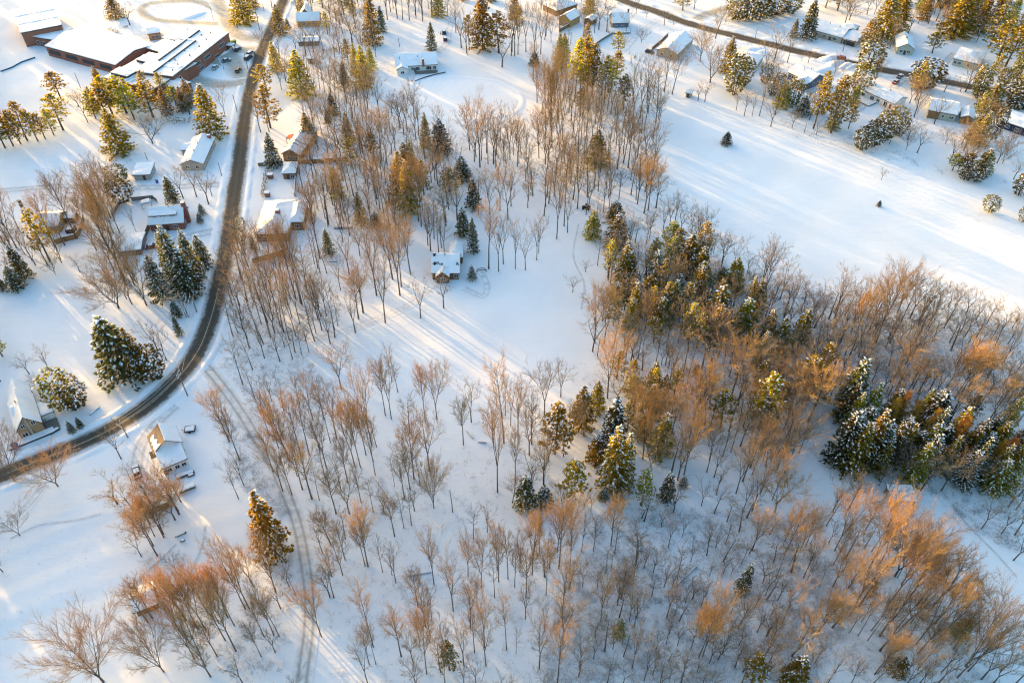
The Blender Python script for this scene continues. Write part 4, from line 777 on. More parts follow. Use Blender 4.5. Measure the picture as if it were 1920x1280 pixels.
tag(merged('unseen_shade_woods', far, LIGHT, ['bark', 'twig', 'twig_red', 'bark_conifer', 'spruce']), 'mixed woods standing all round the village', kind='stuff')

# ------------------------------------------------------------------ buildings
def frame_of(A, B, z):
    """ground frame of an eave seen in the photo: A to B are two eave corners, away from the camera is +y"""
    a = Vector(G(*A, z)); b = Vector(G(*B, z)); u = b - a
    return a, math.atan2(u.y, u.x), u.length
def depth_of(A, B, Cc, z):
    a, ang, L = frame_of(A, B, z); c = Vector(G(*Cc, z)) - a
    return max(2.5, -c.x * math.sin(ang) + c.y * math.cos(ang))
def window(par, x, y, z, w, h, face='front', bars=1, trim='white_trim'):
    """a framed window on a wall: frame with the pane behind its bars; face is the side of the house it looks out of"""
    f = MB(); p = MB(); t = 0.09
    def bx(mb, a0, a1, z0, z1, d0, d1):
        if face == 'front': mb.box(a0, a1, y - d1, y - d0, z0, z1)
        elif face == 'back': mb.box(a0, a1, y + d0, y + d1, z0, z1)
        elif face == 'right': mb.box(x + d0, x + d1, a0, a1, z0, z1)
        else: mb.box(x - d1, x - d0, a0, a1, z0, z1)
    c = x if face in ('front', 'back') else y
    bx(f, c - w / 2 - t, c + w / 2 + t, z + h, z + h + t, -0.02, 0.07); bx(f, c - w / 2 - t, c + w / 2 + t, z - t, z, -0.02, 0.10)
    bx(f, c - w / 2 - t, c - w / 2, z, z + h, -0.02, 0.07); bx(f, c + w / 2, c + w / 2 + t, z, z + h, -0.02, 0.07)
    for k in range(bars):
        q = c - w / 2 + w * (k + 1) / (bars + 1); bx(f, q - 0.04, q + 0.04, z, z + h, 0.031, 0.06)
    bx(p, c - w / 2, c + w / 2, z, z + h, 0.004, 0.03)
    o = f.build('window', trim, par); p.build('pane', 'glass', o); return o
def door(par, x, y, z, w=1.0, h=2.05, face='front', mat='fascia'):
    d = MB(); k = MB()
    if face == 'front': d.box(x - w / 2, x + w / 2, y - 0.06, y + 0.02, z, z + h); k.box(x + w * 0.3, x + w * 0.3 + 0.08, y - 0.12, y - 0.06, z + 0.95, z + 1.05)
    elif face == 'left': d.box(x - 0.06, x + 0.02, y - w / 2, y + w / 2, z, z + h); k.box(x - 0.12, x - 0.06, y + w * 0.3, y + w * 0.3 + 0.08, z + 0.95, z + 1.05)
    else: d.box(x - 0.02, x + 0.06, y - w / 2, y + w / 2, z, z + h); k.box(x + 0.06, x + 0.12, y + w * 0.3, y + w * 0.3 + 0.08, z + 0.95, z + 1.05)
    o = d.build('door', mat, par); k.build('handle', 'metal', o); return o
def roof_solid(mb, kind, ridge, L, Wd, he, rise, t, lift, inset, mi=0):
    """a roof slab of thickness t whose underside lies lift above the eave plane; ridge 'x' runs along the eave, 'y' across it"""
    a = inset; z0 = he + lift
    if kind == 'flat': mb.box(a, L - a, a, Wd - a, z0, z0 + t, mi); return
    if kind == 'shed':
        mb.prism([(a, z0), (Wd - a, z0 + rise), (Wd - a, z0 + rise + t), (a, z0 + t)], a, L - a, 'x', mi); return
    if kind == 'gable':
        if ridge == 'x': S_, E_ = Wd, L
        else: S_, E_ = L, Wd
        zi = z0 + rise * a / (S_ / 2)
        mb.prism([(a, zi), (S_ / 2, z0 + rise), (S_ - a, zi), (S_ - a, zi + t), (S_ / 2, z0 + rise + t), (a, zi + t)], a, E_ - a, ridge, mi); return
    h = min(L, Wd) / 2 * 0.96                                   # hip
    if L >= Wd: r1, r2 = (h, Wd / 2), (L - h, Wd / 2)
    else: r1, r2 = (L / 2, h), (L / 2, Wd - h)
    lo = [(a, a, z0), (L - a, a, z0), (L - a, Wd - a, z0), (a, Wd - a, z0)]; top = [(*r1, z0 + rise), (*r2, z0 + rise)]
    v = lo + top + [(p[0], p[1], p[2] + t) for p in lo + top]
    q = [(0, 1, 5, 4), (1, 2, 5), (2, 3, 4, 5), (3, 0, 4)] if L >= Wd else [(0, 1, 4), (1, 2, 5, 4), (2, 3, 5), (3, 0, 4, 5)]
    f = [c[::-1] for c in q] + [tuple(k + 6 for k in c) for c in q] + [(k, (k + 1) % 4, 6 + (k + 1) % 4, 6 + k) for k in range(4)]
    mb.add(v, f, mi)
def block(par, L, Wd, he, rise, kind, ridge, wall, snow=0.30, over=0.45, roofmat='fascia', bare=False, prefix=''):
    """walls, roof and the snow on the roof, in the parent's frame"""
    w = MB(); o = over; zb = -0.8
    if kind == 'gable' and ridge == 'x':
        w.prism([(o, zb), (Wd - o, zb), (Wd - o, he + rise * o / (Wd / 2) - 0.02), (Wd / 2, he + rise - 0.02), (o, he + rise * o / (Wd / 2) - 0.02)], o, L - o, 'x')
    elif kind == 'gable':
        w.prism([(o, zb), (L - o, zb), (L - o, he + rise * o / (L / 2) - 0.02), (L / 2, he + rise - 0.02), (o, he + rise * o / (L / 2) - 0.02)], o, Wd - o, 'y')
    elif kind == 'shed':
        w.prism([(o, zb), (Wd - o, zb), (Wd - o, he + rise * (Wd - o) / Wd - 0.02), (o, he + rise * o / Wd - 0.02)], o, L - o, 'x')
    else: w.box(o, L - o, o, Wd - o, zb, he - 0.02)
    wo = w.build(prefix + 'wall', wall, par)
    r = MB(); roof_solid(r, kind, ridge, L, Wd, he, rise, 0.16, 0.0, 0.0)
    ro = r.build(prefix + 'roof', roofmat, par)
    if not bare:
        s = MB(); roof_solid(s, kind, ridge, L, Wd, he, rise, snow, 0.164, 0.04)
        s.build('snow_cover', 'snow', ro, bevel=min(0.12, snow * 0.35))
    return wo, ro
def roof_z(kind, ridge, L, Wd, he, rise, x, y):
    if kind == 'gable':
        s, S_ = (y, Wd) if ridge == 'x' else (x, L)
        return he + rise * (1 - abs(s - S_ / 2) / (S_ / 2)) + 0.16
    if kind == 'hip':
        return he + rise * min(1, min(x, L - x, y, Wd - y) / (min(L, Wd) / 2 * 0.96)) + 0.16
    if kind == 'shed': return he + rise * y / Wd + 0.16
    return he + 0.16
def chimney(ro, x, y, z, h=1.2, w=0.9, mat='brick_red'):
    c = MB(); c.box(x - w / 2, x + w / 2, y - w / 2, y + w / 2, z - 0.8, z + h); c.box(x - w / 2 - 0.06, x + w / 2 + 0.06, y - w / 2 - 0.06, y + w / 2 + 0.06, z + h, z + h + 0.12)
    c.add([(x - w / 2, y - w / 2, z + h + 0.123), (x + w / 2, y - w / 2, z + h + 0.123), (x + w / 2, y + w / 2, z + h + 0.123), (x - w / 2, y + w / 2, z + h + 0.123), (x, y, z + h + 0.3)], [(0, 1, 4), (1, 2, 4), (2, 3, 4), (3, 0, 4)], 1)
    c.build('chimney', [mat, 'snow'], ro)
def vent(ro, x, y, z, h=0.75):
    v = MB(); v.tube([(x, y, z - 0.3), (x, y, z + h)], 0.13, 6); v.tube([(x, y, z + h), (x, y, z + h + 0.1)], 0.2, 6); v.build('vent_pipe', 'dark_metal', ro)
LANDMARKS = []
def house(name, label, cat, A, B, Cc, he, rise, kind='gable', ridge='x', wall='white_siding', snow=0.30, wins=(), ends=(), chim=(), vents=(), doors=(), land=None, over=0.45, sides='', roofmat='fascia', bare=False, group='houses'):
    zg = gz(*G((A[0] + B[0]) / 2, (A[1] + B[1]) / 2, 0)); z = he + zg
    a, ang, L = frame_of(A, B, z); Wd = Cc if isinstance(Cc, (int, float)) else depth_of(A, B, Cc, z)
    t = thing(name, label, cat, (a.x, a.y, zg), ang, group)
    wo, ro = block(t, L, Wd, he, rise, kind, ridge, wall, snow, over, roofmat, bare)
    for q in wins:                                              # (fraction along, sill z, width, height)
        window(t, L * q[0], over, q[1], q[2], q[3], 'front', q[4] if len(q) > 4 else 1)
    for sd in sides:
        xs = over if sd == 'l' else L - over
        for f in ((0.3, 0.7) if Wd > 7 else (0.5,)): window(t, xs, Wd * f, 1.1, 1.1, 1.1, 'left' if sd == 'l' else 'right')
    for q in doors: door(t, L * q[0] if q[1] == 'front' else (over if q[1] == 'left' else L - over), over if q[1] == 'front' else Wd * q[0], 0.0, face=q[1])
    for fx, fy, h, w, m in chim: chimney(ro, L * fx, Wd * fy, roof_z(kind, ridge, L, Wd, he, rise, L * fx, Wd * fy), h, w, m)
    for fx, fy in vents: vent(ro, L * fx, Wd * fy, roof_z(kind, ridge, L, Wd, he, rise, L * fx, Wd * fy) + snow)
    if land: LANDMARKS.append((land, (A[0] + B[0]) / 2, (A[1] + B[1]) / 2 + he * 2))
    return t, L, Wd, wo, ro
def ext(par, x0, y0, L, Wd, he, rise, kind, ridge, wall, snow=0.28, over=0.35, name='wing', roofmat='fascia', rz=0.0):
    """a smaller block joined to a house: one part of it with its own roof"""
    e = bpy.data.objects.new(name, None); COL.objects.link(e); e.parent = par; e.location = (x0, y0, 0); e.rotation_euler = (0, 0, rz)
    w = MB(); o = over
    m1 = MB(); m2 = MB()
    zb = -0.8
    if kind == 'gable' and ridge == 'x': w.prism([(o, zb), (Wd - o, zb), (Wd - o, he + rise * o / (Wd / 2) - .02), (Wd / 2, he + rise - .02), (o, he + rise * o / (Wd / 2) - .02)], o, L - o, 'x')
    elif kind == 'gable': w.prism([(o, zb), (L - o, zb), (L - o, he + rise * o / (L / 2) - .02), (L / 2, he + rise - .02), (o, he + rise * o / (L / 2) - .02)], o, Wd - o, 'y')
    elif kind == 'shed': w.prism([(o, zb), (Wd - o, zb), (Wd - o, he + rise * (Wd - o) / Wd - .02), (o, he + rise * o / Wd - .02)], o, L - o, 'x')
    else: w.box(o, L - o, o, Wd - o, zb, he - 0.02)
    w.build(name + '_wall', wall, e)
    roof_solid(m1, kind, ridge, L, Wd, he, rise, 0.15, 0, 0); roof_solid(m2, kind, ridge, L, Wd, he, rise, snow, 0.154, 0.04)
    m1.build(name + '_roof', roofmat, e); m2.build('snow_cover', 'snow', e, bevel=0.1); return e
RB = 'brick_red'
# white bungalow on the clearing
t, L, Wd, wo, ro = house('bungalow', 'long white bungalow with small gabled wing and brick chimney above the frozen pond', 'house', (741, 127), (821, 122), 13, 3.0, 2.9, 'gable', 'x', 'white_siding', 0.32,
    wins=((0.40, 1.0, 1.0, 1.3), (0.52, 0.9, 1.7, 1.5, 2), (0.78, 0.9, 2.2, 1.5, 2), (0.92, 1.0, 1.2, 1.3)), sides='r', vents=((0.12, 0.3), (0.55, 0.32)), doors=((0.46, 'front'),), land='the white bungalow')
chimney(ro, L * 0.66, 0.35, 3.4, 2.6, 1.0, RB)
e = ext(t, 0.3, -2.6, 5.6, 8, 2.7, 1.5, 'gable', 'y', 'white_siding'); window(e, 2.8, 0.35, 0.9, 1.4, 1.1, 'front', 1)
d = MB(); d.box(L * 0.45, L - 0.4, -2.4, 0.44, 0.25, 0.5); [d.box(q, q + 0.12, -2.4, -2.28, 0.5, 1.3) for q in np.linspace(L * 0.45, L - 0.6, 9)]; d.box(L * 0.45, L - 0.4, -2.4, -2.3, 1.3, 1.4); d.build('deck', 'grey_wood', t)
# log cottage
t, L, Wd, wo, ro = house('log_cottage', 'small log cottage with snow sliding off its steep roof, by the white meadow', 'house', (807.5, 513.5), (862.5, 513.5), 10.5, 2.7, 3.7, 'gable', 'x', 'log', 0.30,
    wins=((0.86, 0.9, 1.3, 1.2),), sides='lr', chim=((0.12, 0.47, 1.0, 0.8, 'fascia'),), vents=((0.48, 0.45),), land='the log cottage')
e = ext(t, L * 0.17, -1.7, 4.6, 6.0, 2.5, 2.0, 'gable', 'y', 'log', name='porch'); window(e, 2.3, 0.35, 0.8, 1.5, 1.4, 'front', 2)
e = ext(t, L * 0.55, Wd - 2.2, 4.9, 8.0, 2.6, 2.4, 'hip', 'y', 'log')
s = MB()
for k in range(26):                                            # patches where the roof shows through the snow
    x = L * rng.uniform(0.06, 0.97); y = Wd * (0.235 + rng.uniform(-0.03, 0.03)); z = roof_z('gable', 'x', L, Wd, 2.7, 3.7, x, y) + 0.335
    w = rng.uniform(0.10, 0.30); h = rng.uniform(0.1, 0.45); sl_ = 3.7 / (Wd / 2)
    s.add([(x - w, y - h, z - h * sl_), (x + w, y - h * 1.2, z - h * 1.2 * sl_), (x + w * 0.7, y + h, z + h * sl_), (x - w * 0.8, y + h * 0.8, z + h * 0.8 * sl_)], [(0, 1, 2, 3)])
s.build('bare_shingle', 'fascia', ro)
# big brown house by the road
t, L, Wd, wo, ro = house('hip_roofed_house', 'large brown house with deep snow on its hipped roof beside the road', 'house', (477.5, 441), (541, 439), 20, 3.2, 2.3, 'hip', 'x', 'brown_wood', 0.42,
    wins=((0.25, 0.9, 1.6, 1.3, 2), (0.5, 0.9, 1.2, 1.2), (0.78, 0.9, 1.6, 1.3, 2)), sides='l', doors=((0.62, 'front'),), land='the hip-roofed brown house')
chimney(ro, L * 0.60, Wd * 0.47, 5.2, 1.6, 1.5, RB)
e = ext(t, L - 1.2, 6.5, 5.4, 12.5, 3.15, 1.7, 'hip', 'y', 'brown_wood', 0.4); window(e, 2.7, 0.35, 0.9, 1.4, 1.3)
# outbuilding in its yard, with the two brick gate piers at the hedge
house('pool_house', 'small brown outbuilding with square snowy roof in the fenced yard', 'shed', (527.5, 327), (555, 326), 8, 2.5, 1.2, 'hip', 'x', 'brown_wood', 0.35, wins=((0.7, 0.7, 1.4, 1.0),), doors=((0.4, 'front'),), land='the small yard outbuilding', group='sheds')
# gabled house with the red porch roof
t, L, Wd, wo, ro = house('gabled_house', 'deep gabled house with snowy roof and red porch beside road', 'house', (527, 290), (563, 293), 21, 3.0, 2.4, 'gable', 'y', 'brown_wood', 0.35,
    wins=((0.3, 0.9, 1.2, 1.2), (0.7, 0.9, 1.2, 1.2)), chim=((0.5, 0.2, 0.4, 0.5, 'fascia'),), vents=((0.45, 0.6), (0.6, 0.62), (0.55, 0.56)), land='the red-porched house')
r = MB(); r.prism([(0, 2.3), (3.0, 3.1), (3.0, 3.25), (0, 2.45)], 0, 3.2, 'y'); po = r.build('porch_roof', 'red', t, loc=(-2.9, 12.5, 0))
r = MB(); [r.box(x - .06, x + .06, y - .06, y + .06, -0.5, 2.35) for x, y in ((-2.8, 12.7), (-2.8, 15.5))]; r.build('porch_post', 'grey_wood', t)
for yy in (4.6, 6.8):
    s = MB(); zt = 3.0 + 2.4 + 0.16 + 0.36
    s.prism([(0.1, 3.05 + 0.53), (L / 2, zt + 0.02), (L - 0.1, 3.05 + 0.53), (L - 0.1, 3.05 + 0.62), (L / 2, zt + 0.14), (0.1, 3.05 + 0.62)], yy, yy + 0.28, 'y'); s.build('roof_step', 'fascia', ro)
# chimney house above the drive
t, L, Wd, wo, ro = house('cross_gabled_house', 'white-roofed house with brick chimney between the road and the big fir', 'house', (336.5, 310), (382, 309), 20, 2.7, 1.9, 'gable', 'y', 'tan_siding', 0.35,
    wins=((0.3, 0.9, 1.3, 1.2), (0.7, 0.9, 1.3, 1.2)), sides='lr', chim=((0.82, 0.9, 1.6, 1.2, RB),), vents=((0.5, 0.6), (0.52, 0.3)), land='the one-chimney house')
ext(t, -2.6, 11.0, 3.4, 6.0, 2.5, 0.9, 'gable', 'x', 'grey_siding', name='side_porch')
house('garden_shed', 'grey shed with flat snowy roof beside the round evergreen', 'shed', (247, 330), (282, 328.5), 8, 2.4, 0.5, 'shed', 'x', 'grey_siding', 0.35, doors=((0.6, 'front'),), land='the grey flat-roofed shed', group='sheds')
# white house with a long dormer and a tall end chimney
t, L, Wd, wo, ro = house('dormered_house', 'red brick house with long white dormer and tall chimney on its gable end', 'house', (277, 424), (346, 419), 9.5, 2.7, 4.2, 'gable', 'x', 'brick_red', 0.32,
    wins=((0.30, 0.8, 1.6, 1.2, 2), (0.72, 0.8, 1.6, 1.2, 2)), sides='lr', doors=((0.5, 'front'),), vents=((0.6, 0.47),), land='the dormered brick house')
chimney(t, L + 0.05, Wd * 0.5, 5.6, 2.6, 1.3, RB)
c = MB(); c.box(L - 0.45, L + 0.7, Wd * 0.5 - 0.7, Wd * 0.5 + 0.7, -0.5, 4.9); c.build('chimney_stack', RB, t)
dm = bpy.data.objects.new('dormer', None); COL.objects.link(dm); dm.parent = t; dm.location = (L * 0.08, 1.9, 0)
w = MB(); w.box(0, L * 0.72, 0, 3.0, 3.4, 5.3); w.build('dormer_wall', 'white_siding', dm)
w = MB(); w.prism([(-0.3, 5.3), (3.2, 6.45), (3.2, 6.60), (-0.3, 5.45)], -0.25, L * 0.72 + 0.25, 'x'); w.build('dormer_roof', 'fascia', dm)
w = MB(); w.prism([(-0.26, 5.47), (3.2, 6.61), (3.2, 6.9), (-0.26, 5.76)], -0.21, L * 0.72 + 0.21, 'x'); w.build('snow_cover', 'snow', dm, bevel=0.09)
for f in (0.14, 0.22, 0.42, 0.54, 0.80, 0.90): window(dm, L * 0.72 * f, 0.0, 4.3, 0.55, 0.8, 'front', 0)
house('brick_garage', 'low red brick garage with broad snowy roof behind the parked red car', 'garage', (217, 473.5), (265, 469), 10, 2.2, 0.7, 'gable', 'x', 'brick_red', 0.4, wins=((0.35, 0.8, 1.0, 0.8),), doors=((0.7, 'front'),), land='the low brick garage', group='sheds')
# brown house among the trees at the far side of the drive
t, L, Wd, wo, ro = house('brown_house', 'brown wooden house half hidden by trees inside a board fence', 'house', (62, 428), (111, 426), 9.5, 2.6, 2.4, 'gable', 'x', 'gold_wood', 0.32, wins=((0.25, 0.9, 1.4, 1.2, 2), (0.62, 0.9, 1.0, 1.1), (0.85, 0.9, 1.2, 1.2)), sides='r', doors=((0.45, 'front'),), land='the fenced brown house')
ext(t, L - 0.5, 5.2, 4.0, 4.0, 2.3, 0.8, 'shed', 'x', 'brown_wood', name='lean_to')
# yellow brick house on the bend
t, L, Wd, wo, ro = house('yellow_brick_house', 'yellow brick house with steep sunlit roof beside the bend of the road', 'house', (30, 814), (81, 793.5), 12.5, 3.3, 4.3, 'gable', 'y', 'brick_gold', 0.34,
    wins=((0.33, 3.9, 0.9, 1.2), (0.70, 3.9, 0.9, 1.2), (0.25, 0.9, 1.3, 1.3)), sides='r', doors=((0.5, 'front'),), vents=((0.42, 0.55),), land='the yellow brick house')
w = MB(); w.box(L * 0.5 - 0.28, L * 0.5 + 0.28, 0.25, 0.44, -0.4, 7.0); w.build('chimney_breast', 'tan_siding', t)
ext(t, 0.6, Wd - 1.0, L - 0.9, 6.5, 3.0, 3.4, 'gable', 'y', 'brick_gold', 0.36)
w = MB(); w.prism([(5.2, 3.0), (9.0, 3.0), (9.0, 5.2), (7.1, 6.1), (5.2, 5.2)], 1.2, 4.4, 'x'); w.build('side_dormer', 'white_siding', t)
w = MB(); w.prism([(4.9, 5.1), (7.1, 6.15), (9.3, 5.1), (9.3, 5.42), (7.1, 6.5), (4.9, 5.42)], 0.9, 4.5, 'x'); w.build('dormer_snow', 'snow', t, bevel=0.09)
ext(t, L - 0.5, 3.6, 3.6, 5.0, 2.5, 0.5, 'shed', 'x', 'white_siding', name='side_porch')
w = MB(); w.box(-3.0, L + 1.5, -1.5, 0.42, 0.0, 0.5); w.build('terrace', 'fascia', t); w = MB(); w.box(-3.0, L + 1.5, -1.5, 0.40, 0.503, 0.8); w.build('terrace_snow', 'snow', t, bevel=0.1)
w = MB(); [w.box(L + 0.4, L + 0.5, y, y + 0.1, 0.4, 1.6) for y in (0.6, 2.0, 3.4)]; w.box(L + 0.4, L + 0.5, 0.6, 3.5, 1.5, 1.6); w.box(L - 0.3, L + 3.0, -0.2, 3.5, 0.2, 0.45); w.build('side_deck', 'grey_wood', t)
# small house below the road, its roof half swept bare by the wind
t, L, Wd, wo, ro = house('half_bare_roofed_house', 'small white house below the road with half its brown roof swept bare', 'house', (288, 853), (344, 830), 6.8, 3.6, 3.2, 'gable', 'y', 'white_siding', 0.34, over=0.4, roofmat='shingle', bare=True, sides='lr', land='the half-bare-roofed house')
s = MB(); sl_ = 3.2 / (L / 2)
s.prism([(L / 2 - 0.05, 3.6 + 3.2 + 0.165), (L - 0.05, 3.6 + 0.17), (L - 0.05, 3.6 + 0.50), (L / 2 + 0.1, 3.6 + 3.2 + 0.45)], 0.05, Wd - 0.05, 'y'); s.build('snow_cover', 'snow', ro, bevel=0.1)
s = MB(); n = 12; top = []                                      # the patch of snow left on the bare side
for k in range(n):
    f = k / (n - 1); y = 0.3 + f * 4.9; x1 = 0.6 + 0.25 * math.sin(k * 1.9); x2 = L * (0.30 - 0.10 * f) + 0.30 * math.sin(k * 1.3 + 1)
    top += [(x1, y, 3.6 + sl_ * x1 + 0.34), (x2, y, 3.6 + sl_ * x2 + 0.34), (x1 - 0.1, y, 3.6 + sl_ * (x1 - .1) + 0.165), (x2 + 0.1, y, 3.6 + sl_ * (x2 + .1) + 0.165)]
fs = []
for k in range(n - 1):
    a = 4 * k; fs += [(a, a + 4, a + 5, a + 1), (a + 2, a, a + 1, a + 3)[::-1] if k == 0 else (a, a + 4, a + 6, a + 2)[::-1], (a + 1, a + 5, a + 7, a + 3), (a, a + 2, a + 6, a + 4)]
s.add(top, fs); s.build('snow_patch', 'snow', ro)
e = ext(t, 0.5, -5.2, L - 1.0, 5.8, 2.9, 1.1, 'shed', 'x', 'white_siding', 0.36, name='front_addition')
for f in (0.25, 0.55, 0.8): window(e, (L - 1) * f, 0.35, 0.9, 1.0, 1.1)
door(e, (L - 1) * 0.1, 0.35, 0.0)
w = MB(); w.box(-0.9, 0.45, 0.6, 3.0, 1.9, 2.1); w.box(-0.85, -0.75, 0.65, 0.75, -.5, 1.9); w.box(-0.85, -0.75, 2.85, 2.95, -.5, 1.9); w.build('entrance_canopy', 'fascia', t)
house('low_shed', 'low shed under a flat pinkish-white roof among orange twigs', 'shed', (272, 958), (318, 941), 6.5, 2.3, 0.5, 'shed', 'x', 'brown_wood', 0.3, doors=((0.8, 'front'),), wins=((0.4, 0.8, 0.9, 0.8),), land='the low shed among twigs', group='sheds')
house('barn_shed', 'small red-brown shed with sunlit roof behind two bare trees', 'shed', (250, 1151), (297.5, 1132), 6.2, 2.3, 1.5, 'gable', 'x', 'brick_brown', 0.3, doors=((0.7, 'front'),), land='the small red-brown shed', group='sheds')
# open shelter by the dark evergreens
zg = gz(*G(1700, 945)); a, ang, L = frame_of((1670, 940.5), (1719, 941.5), 2.7)
t = thing('open_shelter', 'open shelter with flat snowy roof on posts beside the dark evergreens', 'shelter', (a.x, a.y, zg), ang, 'sheds')
w = MB(); w.prism([(0, 2.5), (4.6, 3.0), (4.6, 3.15), (0, 2.65)], 0, L, 'x'); ro = w.build('roof', 'fascia', t)
w = MB(); w.prism([(0.03, 2.656), (4.57, 3.153), (4.57, 3.40), (0.03, 2.90)], 0.03, L - 0.03, 'x'); w.build('snow_cover', 'snow', ro, bevel=0.08)
for x in (0.3, L - 0.3):
    for y in (0.3, 4.2):
        w = MB(); w.box(x - 0.08, x + 0.08, y - 0.08, y + 0.08, -0.5, 2.5 + 0.1 * y); w.build('post', 'grey_wood', t)
w = MB(); w.box(0.4, L - 0.4, 4.16, 4.24, -0.3, 2.85); w.build('back_wall', 'grey_wood', t)
LANDMARKS.append(('the open shelter', 1694, 948))
# houses along the far road
house('corner_house', 'white-roofed house turned cornerwise at the head of the woods', 'house', (1016, 9), (1043, 22), 15, 3.0, 2.2, 'hip', 'x', 'brown_wood', 0.34, wins=((0.3, 0.9, 1.4, 1.2, 2), (0.75, 0.9, 1.4, 1.2, 2)), land='the cornerwise house')
t, L, Wd, wo, ro = house('sunlit_gabled_house', 'golden-walled gabled house beside a tall tufted pine near the far road', 'house', (1070, 41), (1090, 29.5), (1053, 30), 3.6, 2.4, 'gable', 'x', 'gold_wood', 0.32, sides='lr', wins=((0.3, 0.9, 1.1, 1.2), (0.7, 0.9, 1.1, 1.2)), land='the golden gabled house')
house('lean_shed', 'small shed with tilted snowy roof between two bare trees', 'shed', (1110, 41), (1121.5, 33.5), 5, 2.4, 1.0, 'gable', 'x', 'brown_wood', 0.3, doors=((0.5, 'front'),), group='sheds')
t, L, Wd, wo, ro = house('blue_gabled_house', 'grey-roofed house with blue gable end and back deck below the far road', 'house', (1148, 45), (1181, 44), 10, 3.2, 3.4, 'gable', 'x', 'blue_siding', 0.12, sides='lr', wins=((0.25, 0.9, 1.4, 1.2, 2), (0.6, 0.9, 1.4, 1.2, 2)), chim=((0.97, 0.5, 1.6, 0.8, 'brick_brown'),), land='the blue-gabled house')
w = MB(); w.box(-2, L * 0.95, -5.5, 0.44, 0.6, 0.8); [w.box(q, q + 0.1, -5.5, -5.4, 0.8, 1.8) for q in np.linspace(-2, L * 0.93, 10)]; w.box(-2, L * 0.95, -5.5, -5.42, 1.75, 1.85); w.build('deck', 'grey_wood', t)
w = MB(); w.box(-1.9, L * 0.94, -5.38, 0.40, 0.803, 1.05); w.build('deck_snow', 'snow', t, bevel=0.08)
house('sunlit_bungalow', 'long bungalow with one roof slope in full sun near a dark parked car', 'house', (1270.5, 104), (1302, 72), (1236, 88), 2.9, 2.2, 'gable', 'x', 'tan_siding', 0.3, sides='lr', wins=((0.2, 0.9, 1.4, 1.2, 2), (0.5, 0.9, 1.4, 1.2, 2), (0.8, 0.9, 1.2, 1.2)), vents=((0.25, 0.48), (0.7, 0.5)), land='the long sunlit bungalow')
t, L, Wd, wo, ro = house('yellow_walled_house', 'house with yellow-green wall below the far road among leafless trees', 'house', (1370, 112), (1420, 123), 12, 2.9, 1.7, 'hip', 'x', 'olive_siding', 0.34, wins=((0.3, 0.9, 1.3, 1.2, 2), (0.7, 0.9, 1.3, 1.2, 2)), vents=((0.3, 0.5), (0.45, 0.45), (0.55, 0.4)), land='the yellow-green house')
t, L, Wd, wo, ro = house('blue_ended_house', 'house with blue end wall and sunlit back extension below the far road', 'house', (1476.5, 136), (1519, 156.5), (1487, 116), 3.0, 2.2, 'gable', 'x', 'blue_siding', 0.32, sides='r', wins=((0.12, 1.2, 0.8, 1.2, 0), (0.22, 1.2, 0.8, 1.2, 0), (0.32, 1.2, 0.8, 1.2, 0), (0.42, 1.2, 0.8, 1.2, 0)), vents=((0.5, 0.75), (0.4, 0.4)), land='the blue-ended house')
e = ext(t, L * 0.50, -4.0, L * 0.48, 6.0, 2.8, 1.3, 'gable', 'y', 'brown_wood', 0.3); window(e, L * 0.24, 0.35, 0.9, 1.5, 1.2)
t, L, Wd, wo, ro = house('ranch_house', 'long tan ranch house with attached garage across the far road', 'house', (1524, 57.5), (1579.5, 72.5), (1530, 36), 2.9, 1.9, 'gable', 'x', 'tan_siding', 0.32, wins=((0.15, 0.9, 1.5, 1.2, 2), (0.4, 0.9, 1.5, 1.2, 2), (0.75, 0.9, 1.8, 1.3, 2)), doors=((0.6, 'front'),), vents=((0.35, 0.5), (0.7, 0.45)), land='the tan ranch house')
e = ext(t, L - 0.3, 0.6, 7.4, Wd - 1.5, 2.6, 1.4, 'gable', 'x', 'tan_siding', 0.3, name='garage'); w = MB(); w.box(1.0, 6.4, 0.26, 0.36, -0.2, 2.1); w.build('garage_door', 'fascia', e)
ext(t, L * 0.62, Wd - 0.6, 7.0, 6.0, 2.7, 1.2, 'hip', 'y', 'tan_siding', 0.3, name='back_wing')
t, L, Wd, wo, ro = house('green_gabled_house', 'pale green house with gable towards the far road and sunlit roof', 'house', (1681, 91), (1716, 94.5), 14, 2.9, 2.6, 'gable', 'y', 'green_siding', 0.3, wins=((0.3, 1.0, 1.3, 1.2), (0.7, 1.0, 1.3, 1.2)), sides='l', chim=((0.5, 0.45, 0.7, 0.6, 'fascia'),), doors=((0.5, 'front'),), land='the green gabled house')
house('pale_green_house', 'pale green house with square white roof behind an orange-lit tree', 'house', (1786.5, 110.5), (1837, 122.5), (1795, 88), 3.0, 1.6, 'hip', 'x', 'green_siding', 0.34, wins=((0.12, 0.9, 1.2, 1.2), (0.28, 0.9, 1.4, 1.2, 2), (0.6, 0.9, 1.4, 1.2, 2)), land='the pale green house')
t, L, Wd, wo, ro = house('two_tone_house', 'green and brown house with sunlit ridge beside golden pines', 'house', (1740, 207.5), (1795.5, 217.5), (1747, 184), 3.2, 2.2, 'gable', 'x', 'green_siding', 0.3, wins=((0.55, 1.2, 0.7, 1.0, 0), (0.80, 1.2, 0.7, 1.0, 0), (0.86, 1.2, 0.7, 1.0, 0)), sides='lr', vents=((0.48, 0.45),), land='the green and brown house')
w = MB(); w.box(0.4, L * 0.42, 0.36, 0.447, -0.5, 3.0); w.build('brown_cladding', 'brown_wood', t)
e = ext(t, L + 1.2, 0.2, 5.6, 9.0, 2.6, 1.2, 'gable', 'y', 'brown_wood', 0.3, name='garage')
